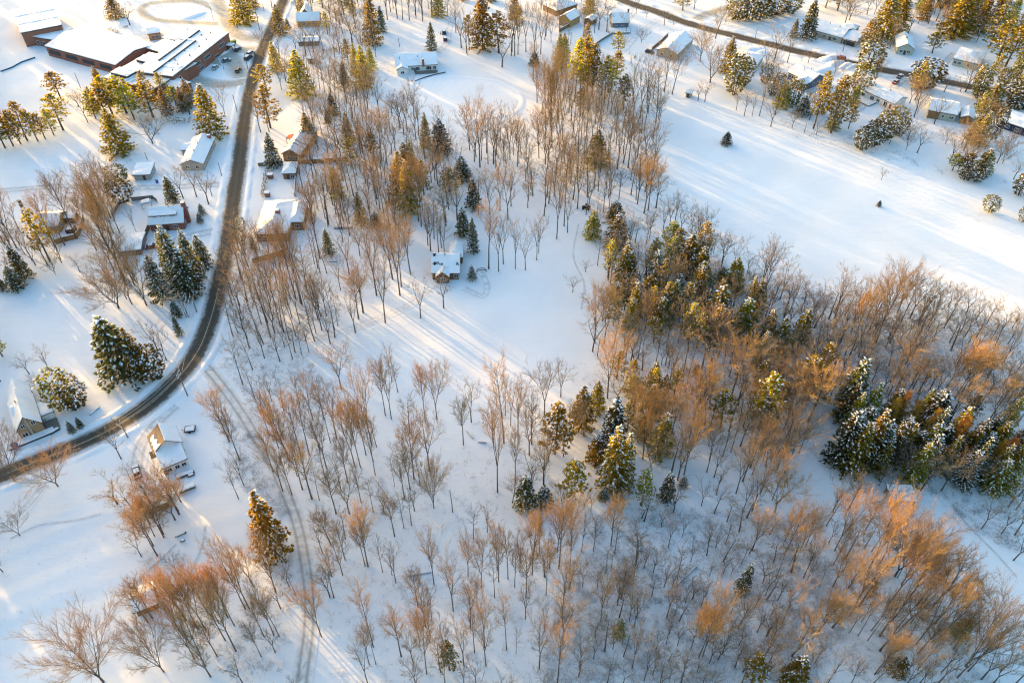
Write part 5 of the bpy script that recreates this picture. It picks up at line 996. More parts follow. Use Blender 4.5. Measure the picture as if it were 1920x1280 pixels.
house('navy_house', 'dark blue house with white roof next to golden pines', 'house', (1874, 226), (1932, 246), (1886, 203), 3.0, 2.0, 'gable', 'x', 'navy_siding', 0.32, sides='l', wins=((0.3, 0.9, 1.4, 1.2, 2), (0.6, 0.9, 1.4, 1.2, 2)), land='the dark blue house')
t, L, Wd, wo, ro = house('snowbound_house', 'white-roofed house with dark back windows and two snowed-in cars before it', 'house', (1615, 169), (1677.5, 197), (1629, 153), 3.0, 1.9, 'gable', 'x', 'white_siding', 0.34, wins=((0.08, 0.9, 1.2, 1.2), (0.34, 0.6, 1.8, 1.7, 2), (0.52, 1.0, 1.4, 1.2, 2), (0.74, 0.4, 1.6, 2.0, 1), (0.88, 0.4, 0.9, 2.0, 0)), vents=((0.2, 0.45), (0.62, 0.5)), land='the dark-windowed house')
w = MB(); w.box(-1.0, L * 0.5, -5.0, 0.44, 0.2, 0.4); w.build('deck', 'grey_wood', t); w = MB(); w.box(-0.9, L * 0.49, -4.9, 0.4, 0.403, 0.75); w.build('deck_snow', 'snow', t, bevel=0.1)
t, L, Wd, wo, ro = house('timber_house', 'brown timber house behind leafless trees near the street corner', 'house', (555, 42), (600, 40.5), 9, 2.8, 2.8, 'gable', 'x', 'gold_wood', 0.2, wins=((0.3, 0.9, 1.4, 1.2, 2), (0.7, 0.9, 1.4, 1.2, 2)), sides='lr', roofmat='shingle', land='the brown timber house')
e = ext(t, 1.0, 6.5, 6.0, 8.0, 3.2, 3.4, 'gable', 'y', 'brown_wood', 0.12, roofmat='shingle')
house('long_shed', 'long low shed with snowy roof under leafless trees', 'shed', (557, 80), (598, 79), 6, 2.2, 0.8, 'gable', 'x', 'grey_wood', 0.3, wins=((0.3, 0.8, 0.9, 0.8), (0.7, 0.8, 0.9, 0.8)), land='the long low shed', group='sheds')
house('flat_shed', 'small shed with flat white roof tucked behind the big fir', 'shed', (574, 112), (590, 111.5), 5.0, 2.3, 0.5, 'shed', 'x', 'grey_siding', 0.3, doors=((0.5, 'front'),), group='sheds')
house('field_hut', 'small sunlit hut at the corner of the snowy field', 'shed', (1284, 175), (1297, 177.5), 4.0, 2.1, 0.8, 'gable', 'x', 'tan_siding', 0.25, doors=((0.5, 'front'),), land='the field-corner hut', group='sheds')
# ---- the school: one building of several flat and pitched blocks
def school_block(par, name, A, B, Cc, h, kind='flat', rise=0.0, ridge='x', wall='brick_red', wins=(), snow=0.35, ends=()):
    zg = par.location.z
    a, ang, L = frame_of(A, B, h + zg); Wd = Cc if isinstance(Cc, (int, float)) else depth_of(A, B, Cc, h + zg)
    e = bpy.data.objects.new(name, None); COL.objects.link(e); e.parent = par
    lp = Matrix.Rotation(-par.rotation_euler.z, 2) @ (a - Vector(par.location[:2])); e.location = (lp.x, lp.y, 0); e.rotation_euler = (0, 0, ang - par.rotation_euler.z)
    w = MB(); o = 0.25
    if kind == 'gable' and ridge == 'x': w.prism([(o, -1), (Wd - o, -1), (Wd - o, h + rise * o * 2 / Wd - .02), (Wd / 2, h + rise - .02), (o, h + rise * o * 2 / Wd - .02)], o, L - o, 'x')
    elif kind == 'gable': w.prism([(o, -1), (L - o, -1), (L - o, h + rise * o * 2 / L - .02), (L / 2, h + rise - .02), (o, h + rise * o * 2 / L - .02)], o, Wd - o, 'y')
    else: w.box(o, L - o, o, Wd - o, -1, h - 0.02)
    w.build('wall', wall, e)
    w = MB(); roof_solid(w, kind, ridge, L, Wd, h, rise, 0.35, 0, 0); w.build('roof', 'fascia', e)
    w = MB(); roof_solid(w, kind, ridge, L, Wd, h, rise, snow, 0.353, 0.06); w.build('snow_cover', 'snow', e, bevel=0.1)
    return e, L, Wd
x, y, z = GP(200, 140)
sch = thing('school', 'sprawling red brick school with white flat roofs beside the street corner', 'school', (x, y, z), 0.0)
LANDMARKS.append(('the brick school', 215, 120))
e, L, Wd = school_block(sch, 'gymnasium', (39, 64), (117, 48.5), 32, 6.8, 'flat', snow=0.3)
w = MB()
for f in (0.33, 0.68): w.box(0.3, L - 0.3, Wd * f, Wd * f + 0.5, 7.4, 7.68)
w.build('roof_rib', 'snow', e)
e, L, Wd = school_block(sch, 'classroom_wing', (84, 88.5), (217, 124.5), 25, 4.3, 'gable', 2.0, 'x')
for f in (0.12, 0.36, 0.60, 0.84): window(e, L * f, 0.25, 1.6, L * 0.16, 1.7, 'front', 5, 'fascia')
e, L, Wd = school_block(sch, 'link_block', (57, 70), (100, 77), 14, 4.0)
window(e, L * 0.25, 0.25, 1.0, 1.6, 1.6, 'front', 1, 'white_trim'); window(e, L * 0.5, 0.25, 1.0, 1.6, 1.6, 'front', 1, 'white_trim')
e, L, Wd = school_block(sch, 'street_block', (324, 146), (430, 63.5), (263, 127), 6.6)
for f in (0.07, 0.40, 0.57, 0.84): window(e, L * f, 0.25, 3.4, L * 0.10, 1.6, 'front', 4, 'white_trim')
for f in (0.12, 0.45, 0.72): window(e, L * f, 0.25, 0.6, L * 0.07, 1.5, 'front', 3, 'white_trim')
door(e, L * 0.93, 0.25, 0, 2.2, 2.3)
w = MB(); w.box(L * 0.90, L * 0.96, -3.0, 0.2, 2.6, 2.9); [w.box(q, q + .2, -2.9, -2.7, -.6, 2.6) for q in (L * .903, L * .952)]; w.build('entrance_canopy', 'fascia', e)
w = MB(); w.box(L * 0.898, L * 0.962, -3.1, 0.15, 2.903, 3.15); w.build('canopy_snow', 'snow', e, bevel=0.08)
v = MB()
for fx, fy in ((0.1, .15), (0.22, .2), (0.3, .4), (0.42, .2), (0.5, .45), (0.62, .25), (0.66, .5), (0.78, .3), (0.86, .55), (0.93, .4)):
    v.tube([(L * fx, Wd * fy, 6.8), (L * fx, Wd * fy, 7.9)], 0.28, 6)
v.build('roof_vent', 'dark_metal', e)
w = MB()                                                      # raised ribs of snow along the roof steps
w.box(L * 0.02, L * 0.72, Wd * 0.50, Wd * 0.50 + 0.7, 7.28, 7.9); w.box(L * 0.25, L * 0.95, Wd * 0.74, Wd * 0.74 + 0.7, 7.28, 7.9); w.box(L * 0.72, L * 0.725 + 0.7, Wd * 0.5, Wd * 0.98, 7.28, 7.8)
w.build('parapet_snow', 'snow', e, bevel=0.1)
w = MB(); w.box(L * 0.02 - .3, L * 0.72 + .2, Wd * 0.50 - .35, Wd * 0.50 + 0.35, 7.0, 7.75); w.box(L * 0.25 - .2, L * 0.95 + .2, Wd * 0.74 - .35, Wd * 0.74 + 0.35, 7.0, 7.75); w.build('parapet', 'fascia', e)
e, L, Wd = school_block(sch, 'hall_block', (194, 148), (286, 171), (246, 92), 5.2)
v = MB()
for fx, fy in ((0.3, .3), (0.4, .6), (0.55, .75), (0.75, .8), (0.85, .5), (0.6, .35)): v.tube([(L * fx, Wd * fy, 5.4), (L * fx, Wd * fy, 6.4)], 0.28, 6)
v.build('roof_vent', 'dark_metal', e)
w = MB(); w.box(L * 0.40, L * 0.43, Wd * 0.05, Wd * 0.8, 5.85, 6.5); w.box(L * 0.43, L * 0.9, Wd * 0.76, Wd * 0.80, 5.85, 6.5); w.box(L * 0.5, L * 0.53, Wd * 0.05, Wd * 0.6, 5.85, 6.4); w.build('parapet', 'snow', e, bevel=0.1)
for x0, x1, y0, y1, h in ((0.08, 0.42, 0.10, 0.30, 1.4), (0.40, 0.44, 0.30, 0.76, 1.1), (0.56, 0.96, 0.62, 0.74, 1.3), (0.10, 0.34, 0.62, 0.80, 1.2)):
    w = MB(); w.box(L * x0, L * x1, Wd * y0, Wd * y1, 5.2, 5.9 + h); w.build('raised_roof', 'fascia', e); w = MB(); w.box(L * x0 - .15, L * x1 + .15, Wd * y0 - .1, Wd * y1 + .15, 5.903 + h, 6.2 + h); w.build('snow_cover', 'snow', e, bevel=0.1)
e, L, Wd = school_block(sch, 'end_annexe', (333, 171), (360, 157), (314, 153), 3.8, 'gable', 0.9, 'y')
window(e, L * 0.35, 0.25, 0.8, 1.4, 1.5, 'front', 1, 'white_trim'); window(e, L * 0.65, 0.25, 0.8, 1.4, 1.5, 'front', 1, 'white_trim')
e, L, Wd = school_block(sch, 'court_block', (273, 92), (324, 108), 12, 4.6)
house('portable_classroom', 'small yellow brick outbuilding with gabled snowy roof behind the school', 'outbuilding', (275.5, 65.5), (300.5, 62), 9.5, 3.4, 0.9, 'gable', 'x', 'brick_gold', 0.3, wins=((0.4, 1.0, 1.2, 1.2), (0.7, 1.0, 1.2, 1.2)), group='sheds')
house('school_annexe', 'square white-roofed annexe joined to the school courtyard', 'outbuilding', (303.5, 72.5), (329, 77), 14, 4.6, 0.6, 'flat', 'x', 'brick_red', 0.35, vents=((0.85, 0.8),), wins=((0.5, 1.2, 2.4, 1.4, 3),), group='sheds')

# ------------------------------------------------------------------ vehicles
def ang_px(p, q):
    a, b = Vector(GP(*p)[:2]), Vector(GP(*q)[:2]); d = b - a; return math.atan2(d.y, d.x)
def car(name, label, px, py, toward, paint, form='sedan', snow=1.0, cat='car'):
    """toward: a photo point its bonnet faces"""
    x, y, z = GP(px, py); rz = ang_px((px, py), toward); z += 0.07
    t = thing(name, label, cat, (x, y, z), rz, 'parked cars' if name != 'moving_car' else None)
    L, Wd = (4.6, 1.84) if form != 'suv' else (4.9, 1.95); h2 = {'sedan': 1.45, 'wagon': 1.5, 'suv': 1.8, 'pickup': 1.85}[form]; hb = 0.92 if form in ('sedan', 'wagon') else 1.08
    b = MB(); side_ = [(-L / 2, 0.35), (-L / 2 + 0.1, 0.28), (L / 2 - 0.1, 0.28), (L / 2, 0.38), (L / 2 - 0.02, 0.68), (L / 2 - 0.25, hb - 0.12), (L / 2 - 1.15, hb), (-L / 2 + 0.2, hb), (-L / 2 + 0.02, hb - 0.2)]
    n = len(side_); v = []; 
    for yy, k in ((-Wd / 2, 1.0), (Wd / 2, 1.0)): v += [(p[0], yy, p[1]) for p in side_]
    b.add(v, [tuple(range(n))[::-1], tuple(range(n, 2 * n))] + [(k, (k + 1) % n, n + (k + 1) % n, n + k) for k in range(n)]); b.build('body', 'car_' + paint, t, bevel=0.07, smooth=False)
    r0, r1, r2, r3 = {'sedan': (-1.75, -1.05, 0.35, 1.15), 'wagon': (-2.1, -1.75, 0.45, 1.2), 'suv': (-2.25, -1.95, 0.55, 1.25), 'pickup': (-0.5, -0.4, 0.7, 1.25)}[form]
    wt, wb = Wd / 2 - 0.24, Wd / 2 - 0.07
    g = MB(); g.add([(r0, -wb, hb - .01), (r3, -wb, hb - .01), (r3, wb, hb - .01), (r0, wb, hb - .01), (r1, -wt, h2 - .05), (r2, -wt, h2 - .05), (r2, wt, h2 - .05), (r1, wt, h2 - .05)], [(0, 3, 2, 1), (4, 5, 6, 7), (0, 1, 5, 4), (1, 2, 6, 5), (2, 3, 7, 6), (3, 0, 4, 7)]); go = g.build('window', 'glass', t)
    g = MB(); g.box(r1 - 0.02, r2 + 0.02, -wt - .02, wt + .02, h2 - .05, h2)
    for xa, xb in ((r0, r1), (r3, r2), ((r0 + r3) / 2, (r1 + r2) / 2)):
        for s in (-1, 1): g.tube([(xa, s * (wb + .01), hb - .01), (xb, s * (wt + .01), h2 - .03)], 0.05, 4)
    g.build('roof', 'car_' + paint, t)
    for sx in (-L / 2 + 0.85, L / 2 - 0.9):
        for s in (-1, 1):
            w = MB(); w.tube([(sx, s * (Wd / 2 - 0.2), 0.33), (sx, s * (Wd / 2 + 0.02), 0.33)], 0.34, 12); wo = w.build('wheel', 'rubber', t); w = MB(); w.tube([(sx, s * (Wd / 2 + 0.02), 0.33), (sx, s * (Wd / 2 + 0.035), 0.33)], 0.19, 10); w.build('rim', 'metal', wo)
    for s in (-1, 1):
        w = MB(); w.box(L / 2 - 0.12, L / 2 + 0.005, s * 0.62 - 0.18, s * 0.62 + 0.18, 0.60, 0.74); w.build('headlight', 'white_trim', t)
        w = MB(); w.box(-L / 2 - 0.005, -L / 2 + 0.1, s * 0.66 - 0.14, s * 0.66 + 0.14, 0.62, 0.80); w.build('tail_light', 'red', t)
    if snow:
        s_ = MB(); s_.box(r1, r2, -wt, wt, h2 + .003, h2 + 0.05 + 0.13 * snow)
        if snow > 0.6: s_.box(r3 + 0.15, L / 2 - 0.3, -wb + .1, wb - .1, hb - 0.05, hb + 0.12 * snow); s_.box(-L / 2 + 0.25, r0 - 0.05, -wb + .1, wb - .1, hb - 0.02, hb + 0.12 * snow) if r0 > -L / 2 + 0.5 else None
        s_.build('snow_cover', 'snow', t, bevel=0.05)
    return t
car('parked_car', 'silver car with snowy roof parked before the dormered brick house', 302, 440, (325, 436), 'silver', 'sedan', 0.9)
car('parked_car', 'red car with snow heaps parked beside the low brick garage', 286, 464.5, (310, 460), 'maroon', 'sedan', 1.0)
car('parked_car', 'dark car with snow patches parked beside the half-bare-roofed house', 258, 887, (253, 872), 'black', 'sedan', 0.8)
car('moving_car', 'dark red car driving along the far road', 1576, 111, (1540, 102), 'maroon', 'wagon', 0.0)
car('parked_car', 'dark grey car parked beside the long sunlit bungalow', 1218, 100, (1232, 104), 'charcoal', 'wagon', 0.0)
car('parked_car', 'dark car parked nearer the white bungalow on the woodland drive', 835, 76, (834, 66), 'navy', 'suv', 0.8)
car('parked_car', 'dark car parked farther up the woodland drive', 832.5, 63, (831, 54), 'navy', 'suv', 0.8)
car('parked_car', 'silver car at the upper end of the school car park', 446, 95, (454, 89), 'charcoal', 'sedan', 0.6)
car('parked_car', 'silver-green vehicle at the mouth of the school car park', 471, 103, (480, 97), 'silver', 'suv', 0.5)
car('parked_car', 'dark vehicle next to the silver-green one at the car park mouth', 466, 111, (474, 105), 'charcoal', 'suv', 0.4)
car('parked_car', 'bronze car alone in the middle of the school car park', 447, 134, (452, 126), 'bronze', 'wagon', 0.0)
car('parked_car', 'white-topped car in the school car park beside the blue car', 404, 129, (411, 122), 'silver', 'sedan', 1.0)
car('parked_car', 'dark blue car nosed against the school snow bank', 383, 122, (391, 116), 'navy', 'sedan', 0.7)
car('parked_car', 'car buried in grey snow in the school car park', 425, 116, (433, 114), 'slate', 'sedan', 1.0)
car('parked_car', 'dark grey car beside the brick end of the school', 373, 175, (380, 168), 'slate', 'wagon', 0.6)
car('parked_car', 'white car under snow on the drive by the green gabled house', 1659, 80, (1667, 66), 'white', 'wagon', 1.0)
car('parked_car', 'snowed-in car nearer the road before the house with dark back windows', 1687, 146, (1694, 140), 'charcoal', 'sedan', 1.0)
car('parked_car', 'snowed-in red car nearer the house with dark back windows', 1679, 156, (1686, 150), 'maroon', 'sedan', 1.0)
LANDMARKS += [('the bronze car', 447, 134), ('the snowed-in cars', 1683, 150)]
# a pair of dark utility buggies on the trail
def buggy(px, py, toward):
    x, y, z = GP(px, py); t = thing('utility_buggy', 'black open utility buggy standing on the woodland trail', 'buggy', (x, y, z + 0.04), ang_px((px, py), toward))
    b = MB(); b.box(-1.5, 1.4, -0.65, 0.65, 0.45, 0.85); b.box(-1.5, -0.4, -0.7, 0.7, 0.85, 1.15); b.box(0.6, 1.5, -0.55, 0.55, 0.85, 1.0); b.build('body', 'car_black', t, bevel=0.05)
    c = MB(); [c.tube([(x0, s * .6, .85), (x1, s * .5, 1.9)], .04, 5) for s in (-1, 1) for x0, x1 in ((-.4, -.3), (.7, .4))]; c.box(-.4, .5, -.55, .55, 1.88, 1.95); c.build('roll_cage', 'dark_metal', t)
    s = MB(); s.box(-.3, .1, -.55, .55, .85, 1.25); s.build('seat', 'rubber', t)
    for sx in (-1.0, 1.0):
        for q in (-1, 1): w = MB(); w.tube([(sx, q * .55, .33), (sx, q * .82, .33)], .33, 10); w.build('wheel', 'rubber', t)
buggy(1099, 392, (1086, 390)); LANDMARKS.append(('the black buggy', 1099, 392))
# ------------------------------------------------------------------ poles and wires
def pole(px, py, ty, label, arm=0.0, armdir=0.0, steel=False, land=None):
    x, y, z = GP(px, py); h = min(14, height_for(x, y, ty) - z)
    t = thing('utility_pole', label, 'pole', (x, y, z), armdir, 'poles'); p = MB(); p.tube([(0, 0, -0.4), (0, 0, h)], [0.17, 0.11], 8); p.build('post', 'metal' if steel else 'pole', t)
    if arm:
        for zz in (h - 0.4, h - 1.5) if arm > 1.9 else (h - 0.4,):
            a = MB(); a.box(-arm / 2, arm / 2, -0.06, 0.06, zz - 0.07, zz + 0.07); ao = a.build('crossarm', 'wire', t)
            for f in (-0.46, -0.16, 0.16, 0.46): q = MB(); q.tube([(arm * f, 0, zz + .07), (arm * f, 0, zz + .3)], 0.05, 6); q.build('insulator', 'white_trim', ao)
    if land: LANDMARKS.append((land, px, py))
    return Vector((x, y, z + h))
def rdir(px, py, toward): return ang_px((px, py), toward) + math.pi / 2
P1 = pole(352, 742, 697, 'tall pole with two frosted crossarms standing at the lane mouth', 2.4, rdir(352, 742, (300, 741)), land='the crossarmed pole')
P2 = pole(370, 587, 553, 'slim pole beside the road below the spruce clump', 0.0)
P3 = pole(240, 820, 790, 'short pole by the road opposite the clipped bushes', 1.2, rdir(240, 820, (150, 850)))
pole(353, 594, 563, 'thin bare pole standing behind the roadside one below the spruce clump'); pole(445, 211, 178, 'dark pole leaning in view beside the road above the big fir'); pole(151, 165, 137, 'lone dark pole in the school field')
pole(487, 57, 15, 'tall pole in the snowy wedge between two streets', 1.4, 0.4); pole(465, 130, 103, 'pole at the edge of the school car park')
pole(400, 37, 13, 'thin pole beside the school drive'); pole(276, 299, 286, 'short post on the white lawn under the wide bare tree'); pole(192, 322, 303, 'leaning post near the grey shed'); pole(416, 330, 305, 'thin pole by the driveway end'); 
pole(749, 88, 72, 'slender post behind the white bungalow', 0.6); Q2 = pole(1580, 97, 73, 'pole before the tan ranch house', 1.0, 0.4); pole(1415, 76, 55, 'sunlit pole at the edge of the far road'); pole(1508, 249, 232, 'thin post at the field edge')
pole(1070, 84, 62, 'thin post beside the woodland clearing'); pole(876, 104, 86, 'thin post by the drive above the pond'); Q1 = pole(1385, 42, 22, 'pole across the far road by the dark evergreens', 1.2, 0.3); pole(826, 65, 59, 'short dark post next to the parked cars on the woodland drive')
pole(722, 542, 516, 'thin stake among the trees left of the cottage'); pole(495, 20, 8, 'short sign post in the snowy wedge', 0.0); pole(420, 130, 122, 'short post in the school car park')
def wires(label, a, b, n, spread, sag=1.0):
    d = (b - a).normalized(); s = Vector((-d.y, d.x, 0)).normalized(); t = thing('overhead_line', label, 'wires', (0, 0, 0))
    for k in range(n):
        o = s * spread * ((k / max(1, n - 1)) - 0.5); w = MB(); w.tube([a.lerp(b, f / 14) + o - Vector((0, 0, sag * 4 * (f / 14) * (1 - f / 14))) for f in range(15)], 0.035, 4); w.build('wire', 'wire', t)
wires('frosted wires running from the crossarmed pole up along the road', P1, P2 + Vector((0, 0, 1)), 3, 2.2); wires('frosted wires running from the crossarmed pole towards the bend', P1, P3 + Vector((0, 0, 0.5)), 3, 2.0)
wires('pale wires strung across the far road above the dark evergreens', Q1, Q2, 2, 1.0)
# ------------------------------------------------------------------ fences, hedges, bins and other small things
def fence(name, label, px, h=1.7, mat='fence_wood', post=True, cat='fence', land=None):
    P = [Vector(GP(*p)) for p in px]; o = P[0]; t = thing(name, label, cat, o); b = MB()
    for p, q in zip(P, P[1:]):
        p = p - o; q = q - o; d = (q - p); d.z = 0; d.normalize(); s = Vector((-d.y, d.x, 0)) * 0.05; n = max(1, int((q - p).length / 2.4))
        b.add([p - s + Vector((0, 0, -.4)), q - s + Vector((0, 0, -.4)), q + s + Vector((0, 0, -.4)), p + s + Vector((0, 0, -.4)), p - s + Vector((0, 0, h)), q - s + Vector((0, 0, h)), q + s + Vector((0, 0, h)), p + s + Vector((0, 0, h))], [(0, 3, 2, 1), (4, 5, 6, 7), (0, 1, 5, 4), (1, 2, 6, 5), (2, 3, 7, 6), (3, 0, 4, 7)])
        for k in range(n + 1):
            r = p.lerp(q, k / n); w = MB(); w.box(r.x - .09, r.x + .09, r.y - .09, r.y + .09, r.z - .4, r.z + h + .12); w.build('post', mat, t)
        c = MB(); c.tube([p + Vector((0, 0, h + .12)), q + Vector((0, 0, h + .12))], 0.12, 6); c.build('snow_cap', 'snow', t)
    b.build('board_panel', mat, t)
    if land: LANDMARKS.append((land, px[len(px) // 2][0], px[len(px) // 2][1]))
    return t
fence('board_fence', 'brown board fence round the yard of the brown house', [(106, 458), (123, 453), (143, 448), (150, 440), (158, 413)], 2.0, land='the board fence')
fence('board_fence', 'golden board fence among trees below the hip-roofed house', [(475, 494), (498, 487.5), (524, 480), (538, 473)], 2.0, land='the golden fence')
fence('board_fence', 'long brown board fence running into the woods from the gabled house', [(560, 307.5), (592, 307), (626, 304.5), (652, 302)], 1.9, land='the woodland fence')
fence('board_fence', 'short board fence behind the snowy hedge by the gabled house', [(485, 312), (506, 311), (530, 308)], 1.5)
fence('wire_fence', 'thin grey fence along the side of the fenced yard', [(555, 336), (553.5, 352), (553, 369)], 1.3, 'grey_wood')
fence('board_fence', 'golden board screen from the dormered house down to the garage', [(281, 428), (276, 440), (270, 452)], 2.2)
fence('board_fence', 'dark board fence behind the dormered house garden', [(248, 377), (270, 375), (288, 373), (295, 379)], 1.6, 'grey_wood')
fence('board_fence', 'dark garden fence climbing beside the round evergreen', [(227, 379), (219, 393), (212, 406)], 1.6, 'grey_wood')
fence('board_fence', 'weathered board fence below the golden gabled house', [(1048, 62), (1060, 55), (1073, 48)], 1.8)
fence('board_fence', 'pale board fence between two white gardens below the blue-gabled house', [(1116, 86), (1132, 75), (1149, 65)], 1.3, 'grey_wood', land='the pale garden fence')
fence('board_fence', 'weathered fence across the lawn from the hedge to the school field', [(217, 292), (223, 278), (226, 268)], 1.3, 'grey_wood')
fence('low_wall', 'low dark wall breaking through the snow of the school field', [(2, 135), (22, 128), (40, 118), (66, 109)], 0.5, 'fascia', cat='wall')
fence('low_wall', 'low dark wall curving along the bank of the frozen pond', [(779, 153), (794, 147), (814, 141), (835, 136.5)], 0.5, 'fascia', cat='wall')
fence('board_fence', 'sunlit board fence beside the long sunlit bungalow', [(1222, 95), (1240, 80), (1252, 68)], 1.6)
def hedge(label, px, w=1.6, h=1.7):
    P = [Vector(GP(*p)) for p in px]; o = P[0]; t = thing('hedge', label, 'hedge', o, 0, 'hedges'); c = MB(); r = random.Random(len(px) * 7 + int(px[0][0])); k = MB()
    for p, q in zip(P, P[1:]):
        n = int((q - p).length * 16)
        for _ in range(n):
            a = p.lerp(q, r.random()) - o + Vector((r.uniform(-w / 2, w / 2), r.uniform(-w / 2, w / 2), r.random() ** 0.6 * h))
            d = Vector((r.uniform(-1, 1), r.uniform(-1, 1), 0.9)).normalized(); tuft(c, r, a, d, 3, 0.4, 60)
            if a.z > h * 0.5 and r.random() < 0.55: snowpad(c, r, a + Vector((0, 0, .2)), Vector((r.uniform(-1, 1), r.uniform(-1, 1), 0)).normalized(), r.uniform(.4, .8), r.uniform(.18, .3))
        for j in range(max(2, int((q - p).length / 1.2))):
            s = p.lerp(q, (j + .5) / max(2, int((q - p).length / 1.2))) - o; k.tube([s + Vector((0, 0, -.3)), s + Vector((0, 0, h * .8))], [.05, .02], 4)
    k.build('stem', 'bark_conifer', t); c.build('foliage', ['cedar', 'snow_tree'], t)
hedge('snow-laden clipped hedge along the fenced yard by the road', [(502, 320), (498, 340), (494, 371)], 1.5, 1.6)
hedge('bushy hedge along the back of the white lawn under the big fir', [(316, 230), (340, 231), (378, 229)], 2.2, 2.2)
hedge('brushy hedge beside the long low shed', [(601, 99), (625, 97), (660, 92)], 2.0, 1.8)
def brick_pier(label, px, py):
    x, y, z = GP(px, py); t = thing('brick_pier', label, 'pier', (x, y, z), 0); w = MB(); w.box(-.9, .9, -.7, .7, -.4, 1.6); w.build('base', 'brick_red', t); w = MB(); w.box(-1, 1, -.8, .8, 1.603, 2.0); w.build('snow_cap', 'snow', t, bevel=.12)
brick_pier('brick pier with snow cap at the far end of the clipped hedge', 508, 334); brick_pier('brick pier with snow cap at the near end of the clipped hedge', 502, 368)
def bin_(label, px, py, mat='blue', s=1.0):
    x, y, z = GP(px, py); t = thing('wheelie_bin', label, 'bin', (x, y, z), rng.uniform(0, 6), 'bins'); b = MB()
    b.add([(-.25, -.3, 0), (.25, -.3, 0), (.25, .3, 0), (-.25, .3, 0), (-.32, -.38, 1.0), (.32, -.38, 1.0), (.32, .38, 1.0), (-.32, .38, 1.0)], [(0, 3, 2, 1), (4, 5, 6, 7), (0, 1, 5, 4), (1, 2, 6, 5), (2, 3, 7, 6), (3, 0, 4, 7)]); b.build('body', mat, t); l = MB(); l.box(-.34, .34, -.4, .44, 1.0, 1.08); l.build('lid', mat, t); w = MB(); [w.tube([(q, .34, .1), (q + .06, .34, .1)], .1, 8) for q in (-.27, .21)]; w.build('wheel', 'rubber', t)
    t.scale = (s, s, s)
bin_('blue wheeled bin before the yellow brick house', 31, 840, 'blue', 1.7); bin_('blue bin near the drive below the grey shed', 295, 343, 'blue', 1.2); bin_('black bin in the snow left of the brown house', 38.5, 382, 'dark_metal', 1.3); bin_('black bin just below the other in the snow', 41, 388, 'dark_metal', 1.3); bin_('blue bin against the front of the dormered house', 300, 431.5, 'blue', 1.2)
x, y, z = GP(437, 83); t = thing('green_skip', 'bright green waste skip at the school corner', 'skip', (x, y, z + .05), 0.6); b = MB(); b.add([(-1.4, -.8, .15), (1.4, -.8, .15), (1.4, .8, .15), (-1.4, .8, .15), (-1.7, -.9, 1.6), (1.7, -.9, 1.6), (1.7, .9, 1.6), (-1.7, .9, 1.6)], [(0, 3, 2, 1), (4, 5, 6, 7), (0, 1, 5, 4), (1, 2, 6, 5), (2, 3, 7, 6), (3, 0, 4, 7)]); b.build('body', 'green', t); b = MB(); b.box(-1.72, 1.72, -.93, 0, 1.603, 1.72); b.build('lid', 'green', t); b = MB(); [b.box(p, p + .25, -.5, .5, 0, .15) for p in (-1.2, .95)]; b.build('skid', 'dark_metal', t)
def table(label, px, py, a):
    x, y, z = GP(px, py); t = thing('picnic_table', label, 'table', (x, y, z), a, 'picnic tables'); b = MB(); b.box(-1, 1, -.4, .4, .72, .78); b.build('tabletop', 'grey_wood', t); b = MB(); b.box(-.98, .98, -.38, .38, .783, 1.0); b.build('snow_cover', 'snow', t, bevel=.06)
    for s in (-1, 1):
        b = MB(); b.box(-1, 1, s * .75 - .14, s * .75 + .14, .42, .47); b.build('bench_seat', 'grey_wood', t); b = MB(); b.tube([(s * .7, -.75, -.1), (s * .7, -.2, .72)], .05, 4); b.tube([(s * .7, .75, -.1), (s * .7, .2, .72)], .05, 4); b.build('leg', 'grey_wood', t)
for k, (px, py, a, lb) in enumerate(((207, 56, .5, 'picnic table farthest from the classroom wing'), (214, 58, .5, 'middle picnic table of the three behind the school'), (219, 61, .5, 'picnic table nearest the classroom wing'), (236, 51, .8, 'snowy picnic table under the bare tree behind the school'))): table('snowy ' + lb if 'snowy' not in lb else lb, px, py, a)
# snow-covered gazebo frame, sandbox, woodpiles, covered pallets and benches
x, y, z = GP(277, 388); t = thing('garden_canopy', 'snow-sagged garden canopy beside the dormered house', 'canopy', (x, y, z), ang_px((270, 389), (286, 386))); b = MB()
for p in ((-1.6, -1.4), (1.6, -1.4), (1.6, 1.4), (-1.6, 1.4)): w = MB(); w.tube([(p[0], p[1], -.3), (p[0], p[1], 2.2)], .07, 6); w.build('post', 'dark_metal', t)
b = MB(); b.add([(-1.8, -1.6, 2.2), (1.8, -1.6, 2.2), (1.8, 1.6, 2.2), (-1.8, 1.6, 2.2), (0, 0, 2.75)], [(0, 1, 4), (1, 2, 4), (2, 3, 4), (3, 0, 4), (3, 2, 1, 0)]); co_ = b.build('cover', 'car_silver', t); b = MB(); b.box(-1.3, 1.3, -1.1, 1.1, 2.45, 2.72); b.build('snow_cover', 'snow', co_, bevel=.1)
x, y, z = GP(357, 806); t = thing('flat_trailer', 'flat trailer bed framed in black and heaped with snow', 'trailer', (x, y, z), ang_px((347, 808), (366, 806))); b = MB()
[b.box(*q) for q in ((-1.4, 1.4, -1.0, -.85, .3, .7), (-1.4, 1.4, .85, 1.0, .3, .7), (-1.4, -1.25, -.85, .85, .3, .7), (1.25, 1.4, -.85, .85, .3, .7), (-1.25, 1.25, -.85, .85, .3, .4))]; b.tube([(-1.4, 0, .4), (-2.4, 0, .35)], .05, 5); b.build('frame', 'dark_metal', t); b = MB(); b.box(-1.22, 1.22, -.82, .82, .403, .72); b.build('snow_cover', 'snow', t, bevel=.1); [MB() for _ in ()]
